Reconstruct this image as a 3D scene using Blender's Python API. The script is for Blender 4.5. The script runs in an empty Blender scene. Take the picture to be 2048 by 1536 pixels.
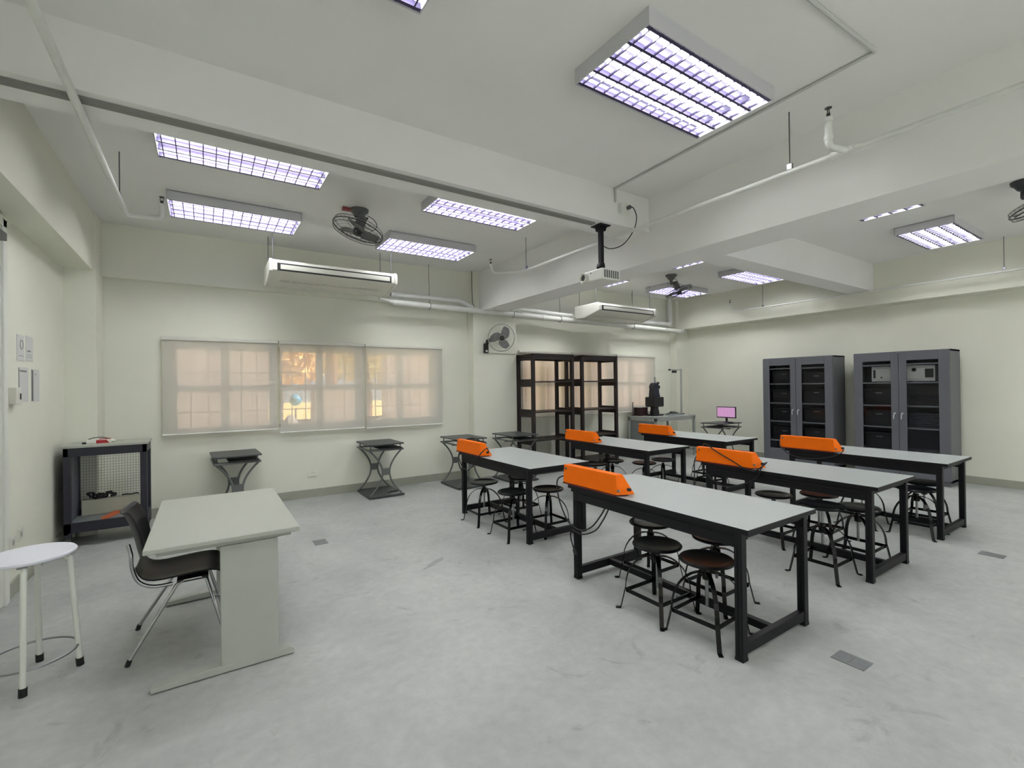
import bpy, bmesh, math, random
from mathutils import Vector, Matrix
R = math.radians
random.seed(7)
SC = bpy.context.scene
COL = SC.collection

# ------------------------------------------------------------------ camera
def camera():
    yaw, pitch, roll, f = R(33.29), R(0.239), R(-0.732), 935.4
    cd = bpy.data.cameras.new('camera'); co = bpy.data.objects.new('camera', cd); COL.objects.link(co)
    F = Vector((math.sin(yaw)*math.cos(pitch), math.cos(yaw)*math.cos(pitch), math.sin(pitch)))
    Rt = Vector((math.cos(yaw), -math.sin(yaw), 0)); U = Rt.cross(F)
    r2 = math.cos(roll)*Rt + math.sin(roll)*U; u2 = -math.sin(roll)*Rt + math.cos(roll)*U
    co.matrix_world = Matrix(((r2.x, u2.x, -F.x, 0), (r2.y, u2.y, -F.y, 0), (r2.z, u2.z, -F.z, 1.64), (0, 0, 0, 1)))
    cd.sensor_fit = 'HORIZONTAL'; cd.sensor_width = 36; cd.lens = f/2048*36
    cd.clip_start = 0.05; cd.clip_end = 200
    SC.camera = co
camera()

# ------------------------------------------------------------------ light & exposure
SC.view_settings.view_transform = 'Standard'; SC.view_settings.look = 'None'
SC.view_settings.gamma = 1; SC.view_settings.use_curve_mapping = False
SC.view_settings.exposure = 1.0
TUBE_POWER = 27.0
W = bpy.data.worlds.new('world'); SC.world = W; W.use_nodes = True
bg = W.node_tree.nodes['Background']; bg.inputs[0].default_value = (0.93, 0.96, 1.0, 1); bg.inputs[1].default_value = 0.85
sd = bpy.data.lights.new('sun', 'SUN'); sd.energy = 20.0; sd.angle = R(1); sd.color = (1, .93, .82)
so = bpy.data.objects.new('sun', sd); COL.objects.link(so)
so.rotation_euler = Vector((-0.72, 0.20, -0.66)).to_track_quat('-Z', 'Y').to_euler()

# ------------------------------------------------------------------ materials
def s2l(c):
    return tuple(((v/255)/12.92 if v/255 <= .04045 else ((v/255+.055)/1.055)**2.4) for v in c) + (1,)
MATS = {}
def mat(name, rgb, rough=.5, metal=0, emis=0, ecol=None, noise=0, nscale=8, bump=0, bscale=60, spec=.5):
    if name in MATS: return MATS[name]
    m = bpy.data.materials.new(name); m.use_nodes = True; nt = m.node_tree; b = nt.nodes['Principled BSDF']
    c = s2l(rgb)
    b.inputs['Base Color'].default_value = c; b.inputs['Roughness'].default_value = rough; b.inputs['Metallic'].default_value = metal
    b.inputs['Specular IOR Level'].default_value = spec
    if emis:
        b.inputs['Emission Color'].default_value = ecol or c; b.inputs['Emission Strength'].default_value = emis
    if noise or bump:
        tc = nt.nodes.new('ShaderNodeTexCoord')
    if noise:
        n = nt.nodes.new('ShaderNodeTexNoise'); n.inputs['Scale'].default_value = nscale; n.inputs['Detail'].default_value = 6
        nt.links.new(tc.outputs['Object'], n.inputs['Vector'])
        r = nt.nodes.new('ShaderNodeValToRGB')
        r.color_ramp.elements[0].position = .3; r.color_ramp.elements[1].position = .7
        r.color_ramp.elements[0].color = tuple(v*(1-noise) for v in c[:3]) + (1,)
        r.color_ramp.elements[1].color = tuple(min(1, v*(1+noise)) for v in c[:3]) + (1,)
        nt.links.new(n.outputs['Fac'], r.inputs[0]); nt.links.new(r.outputs[0], b.inputs['Base Color'])
    if bump:
        n2 = nt.nodes.new('ShaderNodeTexNoise'); n2.inputs['Scale'].default_value = bscale
        nt.links.new(tc.outputs['Object'], n2.inputs['Vector'])
        bp = nt.nodes.new('ShaderNodeBump'); bp.inputs['Strength'].default_value = bump; bp.inputs['Distance'].default_value = .01
        nt.links.new(n2.outputs['Fac'], bp.inputs['Height']); nt.links.new(bp.outputs[0], b.inputs['Normal'])
    MATS[name] = m
    return m

M_WALL = mat('cream wall paint', (226, 227, 213), .7, noise=.02, nscale=1.5, bump=.06)
M_CEIL = mat('ceiling paint', (232, 232, 229), .75, noise=.02, nscale=1.2, bump=.05)
M_BASE = mat('baseboard paint', (158, 159, 146), .6, noise=.04)
M_WHITE = mat('white enamel', (222, 224, 216), .35)
M_OFFW = mat('off white plastic', (214, 214, 204), .4, noise=.02, nscale=5)
M_PIPE = mat('white painted pipe', (216, 218, 212), .4, noise=.03, nscale=10)
M_BLACK = mat('black painted steel', (13, 13, 18), .5, noise=.15, nscale=20, spec=.3)
M_BLACK2 = mat('black powder coated iron', (6, 6, 9), .26, noise=.2, nscale=15, spec=.25)
M_TOP = mat('grey white laminate', (168, 174, 173), .38, noise=.015, nscale=3)
M_ORANGE = mat('orange enamel', (244, 112, 0), .5, noise=.04, nscale=6, spec=.2)
M_ORANGED = mat('dark red edge strip', (96, 26, 14), .5)
M_RUBBER = mat('black rubber', (16, 16, 17), .6)
M_CHROME = mat('chrome', (180, 182, 184), .2, metal=1)
M_STEEL = mat('brushed steel', (150, 152, 154), .35, metal=1, noise=.05)
M_CAB = mat('grey cabinet enamel', (94, 96, 102), .42, noise=.03, nscale=4)
M_CABIN = mat('grey cabinet inside', (62, 64, 68), .6)
M_GREYM = mat('grey painted tube', (96, 100, 98), .45, noise=.06, nscale=12)
M_DKGREY = mat('dark grey laminate', (60, 64, 66), .38, noise=.08, nscale=14)
M_DESK = mat('pale grey desk laminate', (170, 173, 164), .4, noise=.015)
M_DESKM = mat('pale grey desk enamel', (168, 171, 164), .45, noise=.03, nscale=6)
M_DKPLAS = mat('dark seat plastic', (15, 16, 20), .42, noise=.06, nscale=30, spec=.3)
M_CARTF = mat('dark blue black steel', (34, 34, 46), .45, noise=.12, nscale=16)
M_FAN = mat('grey fan plastic', (96, 98, 97), .4)
M_FAND = mat('dark fan plastic', (40, 42, 38), .4)
M_BLADE = mat('smoky fan blade', (122, 122, 124), .3)
M_WIRE = mat('fan wire', (120, 124, 120), .35, metal=.6)
M_WOODK = mat('dark stained wood', (30, 21, 21), .5, noise=.25, nscale=9)
M_REFL = mat('fixture reflector', (52, 46, 76), .45, metal=.6)
M_LOUV = mat('bright louvre metal', (84, 78, 106), .35, metal=.7)
M_TUBE = mat('fluorescent tube', (255, 255, 255), .4, emis=TUBE_POWER, ecol=(.985, .995, .98, 1))
M_HOUS = mat('fixture enamel', (200, 200, 204), .5)
M_ALU = mat('aluminium profile', (176, 180, 176), .42, metal=.3)
M_PANEL = mat('grey panel', (128, 134, 134), .5)
M_NAVY = mat('navy robot enamel', (22, 26, 48), .4)
M_DARK = mat('dark plastic', (26, 25, 28), .5)
M_PAPER = mat('white paper', (206, 207, 204), .8)
M_INK = mat('grey ink', (120, 122, 120), .8)
M_PLATE = mat('grey floor plate', (118, 122, 124), .4, metal=.3, noise=.08, nscale=30)
M_RED = mat('red plastic', (170, 30, 40), .4)
M_PINK = mat('pinkish outside plaster', (166, 147, 139), .85, noise=.06, nscale=3)
M_LAWN = mat('dry lawn', (216, 186, 120), .95, noise=.2, nscale=2)
M_BARK = mat('tree bark', (120, 84, 62), .95, noise=.25, nscale=10)
M_LEAF = mat('sunlit leaves', (196, 186, 112), .8, noise=.35, nscale=5)
M_LEAF2 = mat('warm leaves', (226, 186, 116), .8, noise=.35, nscale=4)
M_RAIL = mat('outside rail paint', (70, 60, 58), .5)
M_BLUE = mat('bright blue plastic', (40, 150, 205), .4)
M_CONC = mat('outside concrete', (150, 140, 132), .9, noise=.08, nscale=4)

def floor_mat():
    m = bpy.data.materials.new('worn grey floor coating'); m.use_nodes = True; nt = m.node_tree; b = nt.nodes['Principled BSDF']
    tc = nt.nodes.new('ShaderNodeTexCoord')
    def noise(sc, det, dist=0):
        n = nt.nodes.new('ShaderNodeTexNoise'); n.inputs['Scale'].default_value = sc; n.inputs['Detail'].default_value = det
        n.inputs['Roughness'].default_value = .65; n.inputs['Distortion'].default_value = dist
        nt.links.new(tc.outputs['Object'], n.inputs['Vector']); return n
    def ramp(n, a, b_, ca, cb):
        r = nt.nodes.new('ShaderNodeValToRGB'); r.color_ramp.elements[0].position = a; r.color_ramp.elements[1].position = b_
        r.color_ramp.elements[0].color = s2l(ca); r.color_ramp.elements[1].color = s2l(cb)
        nt.links.new(n.outputs['Fac'], r.inputs[0]); return r
    big = ramp(noise(.9, 5, .4), .35, .68, (164, 167, 165), (184, 187, 184))
    fine = ramp(noise(14, 8), .35, .72, (205, 205, 205), (255, 255, 255))
    sc1 = ramp(noise(3.3, 10, 1.2), .60, .70, (255, 255, 255), (226, 226, 224))
    def mul(x, y, f):
        k = nt.nodes.new('ShaderNodeMixRGB'); k.blend_type = 'MULTIPLY'; k.inputs[0].default_value = f
        nt.links.new(x.outputs[0], k.inputs[1]); nt.links.new(y.outputs[0], k.inputs[2]); return k
    k = mul(mul(big, fine, .35), sc1, .9)
    nt.links.new(k.outputs[0], b.inputs['Base Color'])
    rr = nt.nodes.new('ShaderNodeMapRange'); rr.inputs[3].default_value = .38; rr.inputs[4].default_value = .62
    nt.links.new(noise(4, 6).outputs['Fac'], rr.inputs[0]); nt.links.new(rr.outputs[0], b.inputs['Roughness'])
    b.inputs['Specular IOR Level'].default_value = .35
    bp = nt.nodes.new('ShaderNodeBump'); bp.inputs['Strength'].default_value = .08; bp.inputs['Distance'].default_value = .01
    nt.links.new(noise(30, 6).outputs['Fac'], bp.inputs['Height']); nt.links.new(bp.outputs[0], b.inputs['Normal'])
    return m
M_FLOOR = floor_mat()

def blind_mat():
    m = bpy.data.materials.new('sheer roller blind fabric'); m.use_nodes = True; nt = m.node_tree
    for n in list(nt.nodes): nt.nodes.remove(n)
    out = nt.nodes.new('ShaderNodeOutputMaterial')
    d = nt.nodes.new('ShaderNodeBsdfDiffuse'); d.inputs[0].default_value = s2l((224, 225, 218))
    t = nt.nodes.new('ShaderNodeBsdfTranslucent'); t.inputs[0].default_value = s2l((232, 232, 230))
    tr = nt.nodes.new('ShaderNodeBsdfTransparent'); tr.inputs[0].default_value = (1, .985, .975, 1)
    m1 = nt.nodes.new('ShaderNodeMixShader'); m1.inputs[0].default_value = .35
    m2 = nt.nodes.new('ShaderNodeMixShader'); m2.inputs[0].default_value = .34
    nt.links.new(d.outputs[0], m1.inputs[1]); nt.links.new(t.outputs[0], m1.inputs[2])
    nt.links.new(m1.outputs[0], m2.inputs[1]); nt.links.new(tr.outputs[0], m2.inputs[2]); nt.links.new(m2.outputs[0], out.inputs[0])
    return m
M_BLIND = blind_mat()

def glass_mat(name, tint, gl=.08):
    m = bpy.data.materials.new(name); m.use_nodes = True; nt = m.node_tree
    for n in list(nt.nodes): nt.nodes.remove(n)
    out = nt.nodes.new('ShaderNodeOutputMaterial')
    tr = nt.nodes.new('ShaderNodeBsdfTransparent'); tr.inputs[0].default_value = tint + (1,)
    g = nt.nodes.new('ShaderNodeBsdfGlossy'); g.inputs['Roughness'].default_value = .05
    fr = nt.nodes.new('ShaderNodeLayerWeight'); fr.inputs[0].default_value = gl*3
    mx = nt.nodes.new('ShaderNodeMixShader')
    nt.links.new(fr.outputs['Fresnel'], mx.inputs[0])
    nt.links.new(tr.outputs[0], mx.inputs[1]); nt.links.new(g.outputs[0], mx.inputs[2]); nt.links.new(mx.outputs[0], out.inputs[0])
    return m
M_GLASS = glass_mat('window glass', (.96, .97, .96), .05)
M_CGLASS = glass_mat('cabinet glass', (.90, .91, .93), .06)

# ------------------------------------------------------------------ mesh helpers
class MB:
    def __init__(s): s.bm = bmesh.new()
    def _mk(s, vs, fs):
        v = [s.bm.verts.new(p) for p in vs]
        for f in fs:
            try: s.bm.faces.new([v[i] for i in f])
            except ValueError: pass
        return s
    def box(s, x0, x1, y0, y1, z0, z1, M=None):
        p = [Vector((x, y, z)) for x in (x0, x1) for y in (y0, y1) for z in (z0, z1)]
        if M: p = [M @ q for q in p]
        return s._mk(p, [(0, 1, 3, 2), (4, 6, 7, 5), (0, 4, 5, 1), (2, 3, 7, 6), (0, 2, 6, 4), (1, 5, 7, 3)])
    def prism(s, pts, axis, a, b):           # pts in the other two axes, extruded along axis
        def P(u, v, w):
            return {'x': (w, u, v), 'y': (u, w, v), 'z': (u, v, w)}[axis]
        n = len(pts)
        vs = [P(u, v, a) for u, v in pts] + [P(u, v, b) for u, v in pts]
        return s._mk(vs, [tuple(range(n))[::-1], tuple(range(n, 2*n))] + [(i, (i+1) % n, n+(i+1) % n, n+i) for i in range(n)])
    def tube(s, pts, r, n=10, closed=False, caps=True):
        pts = [Vector(p) for p in pts]; m = len(pts); rs = r if isinstance(r, (list, tuple)) else [r]*m
        rings = []; ref = None
        for i, p in enumerate(pts):
            a = pts[(i-1) % m] if (closed or i > 0) else p
            b = pts[(i+1) % m] if (closed or i < m-1) else p
            t = (b-a).normalized()
            if ref is None:
                ref = Vector((0, 0, 1)) if abs(t.z) < .9 else Vector((1, 0, 0))
            ref = (ref - t*ref.dot(t)).normalized(); w = t.cross(ref)
            rings.append([s.bm.verts.new(p + (ref*math.cos(2*math.pi*k/n) + w*math.sin(2*math.pi*k/n))*rs[i]) for k in range(n)])
        for i in range(m if closed else m-1):
            A, B_ = rings[i], rings[(i+1) % m]
            off = 0
            if closed and i == m-1:
                off = min(range(n), key=lambda o: (A[0].co-B_[o].co).length)
            for k in range(n):
                s.bm.faces.new([A[k], A[(k+1) % n], B_[(k+1+off) % n], B_[(k+off) % n]])
        if caps and not closed:
            s.bm.faces.new(rings[0][::-1]); s.bm.faces.new(rings[-1])
        return s
    def lathe(s, prof, n=32, c=(0, 0, 0), M=None):
        rings = []
        for r, z in prof:
            ring = []
            for k in range(n):
                a = 2*math.pi*k/n; p = Vector((r*math.cos(a), r*math.sin(a), z))
                p = (M @ p) if M else p
                ring.append(s.bm.verts.new(p + Vector(c)))
            rings.append(ring)
        for i in range(len(rings)-1):
            for k in range(n):
                s.bm.faces.new([rings[i][k], rings[i][(k+1) % n], rings[i+1][(k+1) % n], rings[i+1][k]])
        s.bm.faces.new(rings[0][::-1]); s.bm.faces.new(rings[-1])
        return s
    def strip(s, pts, side, w, t):           # flat bar: centre line pts, width w along vector side, thickness t
        pts = [Vector(p) for p in pts]; side = Vector(side).normalized(); m = len(pts); rings = []
        for i, p in enumerate(pts):
            a = pts[max(0, i-1)]; b = pts[min(m-1, i+1)]; tg = (b-a).normalized(); nn = tg.cross(side).normalized()
            rings.append([s.bm.verts.new(p + side*sx*w/2 + nn*sy*t/2) for sx, sy in ((-1, -1), (1, -1), (1, 1), (-1, 1))])
        for i in range(m-1):
            for k in range(4):
                s.bm.faces.new([rings[i][k], rings[i][(k+1) % 4], rings[i+1][(k+1) % 4], rings[i+1][k]])
        s.bm.faces.new(rings[0][::-1]); s.bm.faces.new(rings[-1])
        return s
    def make(s, name, m, parent=None, smooth=False, bev=0, loc=None):
        me = bpy.data.meshes.new(name)
        bmesh.ops.recalc_face_normals(s.bm, faces=s.bm.faces)
        if loc is not None:
            bmesh.ops.translate(s.bm, verts=s.bm.verts, vec=-Vector(loc))
        s.bm.to_mesh(me); s.bm.free(); me.materials.append(m)
        if smooth:
            for p in me.polygons: p.use_smooth = True
            try: me.set_sharp_from_angle(angle=R(40))
            except Exception: pass
        o = bpy.data.objects.new(name, me); COL.objects.link(o)
        if loc is not None: o.location = loc
        if parent: o.parent = parent
        if bev:
            bv = o.modifiers.new('bevel', 'BEVEL'); bv.width = bev; bv.segments = 2; bv.limit_method = 'ANGLE'
        return o

def thing(name, label, cat, loc=(0, 0, 0), rz=0, group=None):
    o = bpy.data.objects.new(name, None); COL.objects.link(o); o.empty_display_size = .1
    o.location = loc; o.rotation_euler = (0, 0, rz); return tag(o, label, cat, group)
def tag(o, label=None, cat=None, group=None, kind=None):
    if label: o['label'] = label
    if cat: o['category'] = cat
    if group: o['group'] = group
    if kind: o['kind'] = kind
    return o
def dup(root, loc=None, rz=None, label=None, group=None):
    def cp(o, par):
        c = o.copy(); COL.objects.link(c)
        if par: c.parent = par
        for ch in list(o.children): cp(ch, c)
        return c
    r = cp(root, None)
    if loc is not None: r.location = loc
    if rz is not None: r.rotation_euler = (0, 0, rz)
    if label: r['label'] = label
    if group: r['group'] = group
    return r
def struct(name, b, m, parent=None, label=None, **k):
    o = b.make(name, m, parent, **k)
    if not parent: o['kind'] = 'structure'
    if label: o['label'] = label
    return o
def arc(c, u, v, r1, r2, a0, a1, n):
    c, u, v = Vector(c), Vector(u), Vector(v)
    return [c + u*r1*math.cos(a0+(a1-a0)*i/n) + v*r2*math.sin(a0+(a1-a0)*i/n) for i in range(n+1)]
def spline(pts, k=6):                          # Catmull-Rom through the points
    P = [Vector(p) for p in pts]; out = []
    for i in range(len(P)-1):
        a = P[max(0, i-1)]; b = P[i]; c = P[i+1]; d = P[min(len(P)-1, i+2)]
        for j in range(k):
            t = j/k
            out.append(.5*((2*b)+(c-a)*t+(2*a-5*b+4*c-d)*t*t+(3*b-a-3*c+d)*t**3))
    out.append(P[-1]); return out
def zalign(n):
    return Vector(n).to_track_quat('Z', 'Y').to_matrix().to_4x4()

# ------------------------------------------------------------------ room shell
H = 3.70; XL, XR, YW, YB = -1.32, 10.16, 7.60, -3.2
struct('floor', MB().box(XL-.2, XR+.2, YB-.2, YW+.2, -.1, 0), M_FLOOR, label='worn pale grey coated concrete floor')
struct('ceiling', MB().box(XL-.2, XR+.2, YB-.2, YW+.2, H, H+.25), M_CEIL, label='white painted concrete ceiling')
# window wall with six openings
WZ0, WZ1 = 1.07, 2.24
WIN = [(-.36, .84), (.91, 2.07), (2.18, 3.36), (5.25, 6.38), (6.52, 7.70), (7.84, 9.0)]
b = MB(); b.box(XL, XR, YW, YW+.2, 0, WZ0); b.box(XL, XR, YW, YW+.2, WZ1, H)
xs = [XL] + [v for w in WIN for v in w] + [XR]
for i in range(0, len(xs), 2): b.box(xs[i], xs[i+1], YW, YW+.2, WZ0, WZ1)
struct('wall_window', b, M_WALL, label='cream wall with two groups of windows')
struct('wall_left', MB().box(XL-.2, XL, YB, YW, 0, H), M_WALL, label='cream left wall')
struct('wall_right', MB().box(XR, XR+.2, YB, YW, 0, H), M_WALL, label='cream right wall behind the cabinets')
_b = MB().box(XL, XR, YB-.2, YB, 0, .9).box(XL, XR, YB-.2, YB, 2.7, H)
for _i in range(5): _b.box(XL+_i*2.77, XL+_i*2.77+.4, YB-.2, YB, .9, 2.7)  # unseen openings between these piers, added so sky light fills the room
struct('wall_back', _b, M_WALL, label='cream wall behind the viewer')
struct('baseboard_window', MB().box(XL, XR, YW-.02, YW, 0, .12), M_BASE, bev=.004)
struct('baseboard_left', MB().box(XL, XL+.02, YB, 4.3, 0, .12).box(XL, XL+.02, 5.24, YW, 0, .12), M_BASE, bev=.004)
struct('baseboard_right', MB().box(XR-.02, XR, YB, YW, 0, .12), M_BASE, bev=.004)
# beams
struct('trim_1', MB().box(-1.04, 4.03, 7.49, YW, 3.04, H).box(4.95, 9.72, 7.49, YW, 3.04, H), M_WALL, label='cream beam above the windows')
struct('trim_2', MB().box(9.82, XR, YB, YW, 2.98, H), M_WALL, label='cream beam along the right wall')
struct('trim_3', MB().box(XL, -1.065, YB, 7.12, 3.03, H), M_WALL, label='cream beam along the left wall')
struct('trim_4', MB().box(XL, -1.04, 7.12, YW, 0, H), M_WALL, label='corner pilaster by the left wall')
struct('trim_5', MB().box(4.03, 4.95, 7.38, YW, 0, H), M_WALL, label='cream pilaster between the two window groups')
struct('trim_6', MB().box(4.15, 4.62, YB, 7.38, 3.0, H), M_CEIL, label='deep white main ceiling beam')
struct('trim_7', MB().box(-1.065, 4.15, 3.50, 3.84, 3.33, H), M_CEIL, label='shallow white cross beam')
struct('trim_8', MB().box(-1.065, 3.40, 3.565, 3.63, 3.312, 3.33), mat('grey channel', (132, 132, 128), .7), label='grey channel under the cross beam')
struct('trim_9', MB().box(4.62, 9.82, 3.36, 3.70, 3.22, H), M_CEIL, label='white cross beam on the right side')
struct('trim_10', MB().box(9.72, XR, 7.40, YW, 0, H), M_WALL, label='far corner pilaster')

# door in the left wall (its near edge only just in the picture)
d = MB(); d.box(XL, XL+.035, 4.32, 4.40, 0, 2.98).box(XL, XL+.035, 5.14, 5.22, 0, 2.98).box(XL, XL+.035, 4.32, 5.22, 2.92, 3.0)
dr = struct('door_1', d, M_WHITE, label='white door frame in the left wall', bev=.004)
MB().box(XL+.001, XL+.02, 4.40, 5.14, .01, 2.92).make('door_leaf', mat('door paint', (208, 210, 202), .5), dr, bev=.003)
MB().box(XL+.02, XL+.06, 4.9, 5.12, 2.80, 2.86).make('door_closer', M_FAN, dr, bev=.004)

# windows
for i, (x0, x1) in enumerate(WIN):
    o = struct('window_%d' % (i+1), MB().box(x0, x1, YW+.10, YW+.16, WZ0, WZ0+.05).box(x0, x1, YW+.10, YW+.16, WZ1-.05, WZ1)
        .box(x0, x0+.05, YW+.10, YW+.16, WZ0, WZ1).box(x1-.05, x1, YW+.10, YW+.16, WZ0, WZ1)
        .box((x0+x1)/2-.05, (x0+x1)/2+.05, YW+.10, YW+.16, WZ0, WZ1).box(x0, x1, YW+.09, YW+.17, 1.61, 1.70), M_WHITE,
        label='white sliding window, number %d from the left' % (i+1))
    MB().box(x0+.05, x1-.05, YW+.127, YW+.131, WZ0+.05, WZ1-.05).make('window_pane', M_GLASS, o)
    g = MB()
    for k in range(1, 6):
        x = x0+(x1-x0)*k/6; g.tube([(x, YW+.18, WZ0), (x, YW+.18, WZ1)], .006, 6)
    for z in (1.33, 1.88): g.tube([(x0, YW+.18, z), (x1, YW+.18, z)], .006, 6)
    g.make('window_grille', M_RAIL, o)

# blinds
BL = [(-.47, .885, 2.33, 1.05, 'leftmost'), (.90, 2.137, 2.33, .995, ''), (2.143, 3.49, 2.33, .985, ''),
      (5.11, 6.43, 2.32, 1.0, ''), (6.45, 7.75, 2.32, 1.0, ''), (7.77, 9.08, 2.31, 1.0, '')]
BLAB = ['wide sheer roller blind nearest the left corner, view outside hidden', 'sheer roller blind with sunlit trees and lawn showing through',
        'sheer roller blind left of the wall fan pilaster, half filled by a pink column', 'sheer roller blind behind the left black bookcase',
        'sheer roller blind behind the right black bookcase', 'sheer roller blind behind the robot arm table']
for (x0, x1, z1, z0, _), lb in zip(BL, BLAB):
    t = thing('roller_blind', lb, 'blind', ((x0+x1)/2, 7.53, z0), 0, 'roller blinds on the window wall')
    w = (x1-x0)/2; h = z1-z0
    MB().box(-w+.01, w-.01, -.001, .001, .01, h-.02).make('blind_fabric', M_BLIND, t)
    MB().box(-w, w, -.02, .045, h-.035, h+.012).make('head_rail', M_OFFW, t, bev=.008)
    MB().tube([(-w+.01, 0, .008), (w-.01, 0, .008)], .012, 10).make('bottom_rail', M_WHITE, t, smooth=True)
    ch = MB().tube([(w-.015, -.02, h-.03), (w-.015, -.02, h*.25)], .003, 6)
    ch.make('pull_chain', M_WHITE, t)

# ------------------------------------------------------------------ outside
struct('ground', MB().box(-40, 60, YW+.2, 70, -.35, -.25), M_LAWN, label='dry sunlit lawn outside the windows')
struct('outside_walkway', MB().box(-12, 30, YW+.2, 10.2, -.25, -.1), M_CONC, label='concrete walkway outside the windows')
tag(MB().box(-6, .98, 9.7, 9.95, -.1, 4.2).make('outside_wall', M_PINK, loc=(-2.5, 9.8, -.1)), 'pinkish plaster wall outside the leftmost blind', 'wall')
tag(MB().box(6.55, 16, 10.0, 10.25, -.1, 4.2).make('outside_wall', M_PINK, loc=(11, 10.1, -.1)), 'pinkish plaster wall outside behind the black bookcases', 'wall')
tag(MB().box(3.16, 4.35, 9.6, 9.9, -.1, 4.2).make('outside_column', M_PINK, loc=(3.7, 9.75, -.1)), 'broad pinkish column outside the third blind', 'column')
tag(MB().box(1.72, 2.46, 9.4, 9.8, -.1, 1.63).make('outside_block', M_PINK, loc=(2.1, 9.6, -.1), bev=.01), 'low pinkish block outside the second blind', 'block')
t = thing('guard_rail', 'dark guard rail along the walkway outside', 'railing', (2.2, 10.1, -.1))
rl = MB(); rl.tube([(-1.2, 0, 1.1), (4.3, 0, 1.1)], .03, 8); rl.tube([(-1.2, 0, .75), (4.3, 0, .75)], .02, 8); rl.make('top_rail', M_RAIL, t)
for k in range(20): MB().tube([(-1.1+k*.28, 0, 0), (-1.1+k*.28, 0, 1.1)], .014, 6).make('baluster', M_RAIL, t)
def tree(x, y, h, r, mm, lb, seed):
    rnd = random.Random(seed)
    t = thing('tree', lb, 'tree', (x, y, -.25), 0, 'trees outside the windows')
    MB().tube([(0, 0, 0), (.08, 0, h*.35), (-.05, .1, h*.7), (.1, 0, h)], [.2, .16, .11, .05], 9).make('trunk', M_BARK, t, smooth=True)
    b = MB()
    for k in range(850):
        a = rnd.random()*2*math.pi; rr = r*math.sqrt(rnd.random()); ph = rnd.uniform(-1, 1)
        c = Vector((rr*math.cos(a), rr*math.sin(a)*.7, h*.72 + ph*r*.75*math.sqrt(max(0, 1-(rr/r)**2*.8))))
        s_ = rnd.uniform(.10, .26)
        u = Vector((rnd.uniform(-1, 1), rnd.uniform(-1, 1), rnd.uniform(-1, 1))).normalized(); v = u.orthogonal().normalized(); w = u.cross(v)
        b._mk([c-v*s_, c-w*s_*.5, c+v*s_, c+w*s_*.5], [(0, 1, 2, 3)])
    b.make('foliage', mm, t)
tree(1.9, 17, 4.0, 1.5, M_LEAF2, 'leafy tree with warm sunlit crown seen through the second blind', 1)
tree(5.3, 18.5, 4.4, 1.6, M_LEAF, 'green drooping tree seen through the left part of the third blind', 2)
tree(3.0, 14.2, 7.5, 1.3, M_LEAF2, 'slim tree trunk standing between the two panes of the second blind', 3)
tree(3.2, 27, 6.6, 3.4, M_LEAF, 'distant broad tree behind the lawn outside', 4)
tree(10.3, 27, 6.6, 3.4, M_LEAF, 'distant bushy tree behind the third blind', 5)
t = thing('blue_marker', 'bright blue ball on a thin post in the lawn outside', 'marker', (2.67, 18.0, -.25))
MB().tube([(0, 0, 0), (0, 0, 1.2)], .03, 8).make('post', M_RAIL, t)
MB().lathe([(.02, 1.28), (.14, 1.33), (.21, 1.46), (.19, 1.58), (.10, 1.67), (.02, 1.70)], 18).make('ball', M_BLUE, t, smooth=True)
bb = MB().lathe([(.02, 0), (.30, .02), (.33, .35), (.31, .62), (.22, .82), (.08, .92), (.01, .94)], 20)
o = bb.make('domed_bin', M_CONC, smooth=True); o.location = (1.24, 8.9, -.1); tag(o, 'domed grey bin on the walkway outside the second blind', 'bin')
o.scale = (.62, .62, 1.38)

# ------------------------------------------------------------------ ceiling light fixtures
def make_fixture():
    t = thing('ceiling_light', '', 'ceiling light')
    L, Wd, D = .64, .305, .10
    h = MB(); h.box(-L, L, -Wd, Wd, -.012, 0)
    h.box(-L, L, -Wd, -Wd+.008, -D, 0); h.box(-L, L, Wd-.008, Wd, -D, 0); h.box(-L, -L+.008, -Wd, Wd, -D, 0); h.box(L-.008, L, -Wd, Wd, -D, 0)
    h.make('housing', M_HOUS, t)
    rf = MB(); rf.box(-L+.01, L-.01, -Wd+.01, Wd-.01, -.02, -.013)
    rf.make('reflector', M_REFL, t)
    for k in range(4):
        y = (k-1.5)*.142
        MB().tube([(-L+.03, y, -.052), (L-.03, y, -.052)], .0135, 10).make('fluorescent_tube', M_TUBE, t, smooth=True)
    lv = MB()
    for k in range(5):
        y = (k-2)*.142
        if k in (0, 4): y *= .985
        lv.prism([(y-.010, -D+.002), (y+.010, -D+.002), (y+.003, -.060), (y-.003, -.060)], 'x', -L+.01, L-.01)
    for k in range(14):
        x = -L+.045+k*(2*L-.09)/13
        lv.prism([(x-.004, -D+.002), (x+.004, -D+.002), (x+.001, -.084), (x-.001, -.084)], 'y', -Wd+.012, Wd-.012)
    lv.make('louvre', M_LOUV, t)
    return t
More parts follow.
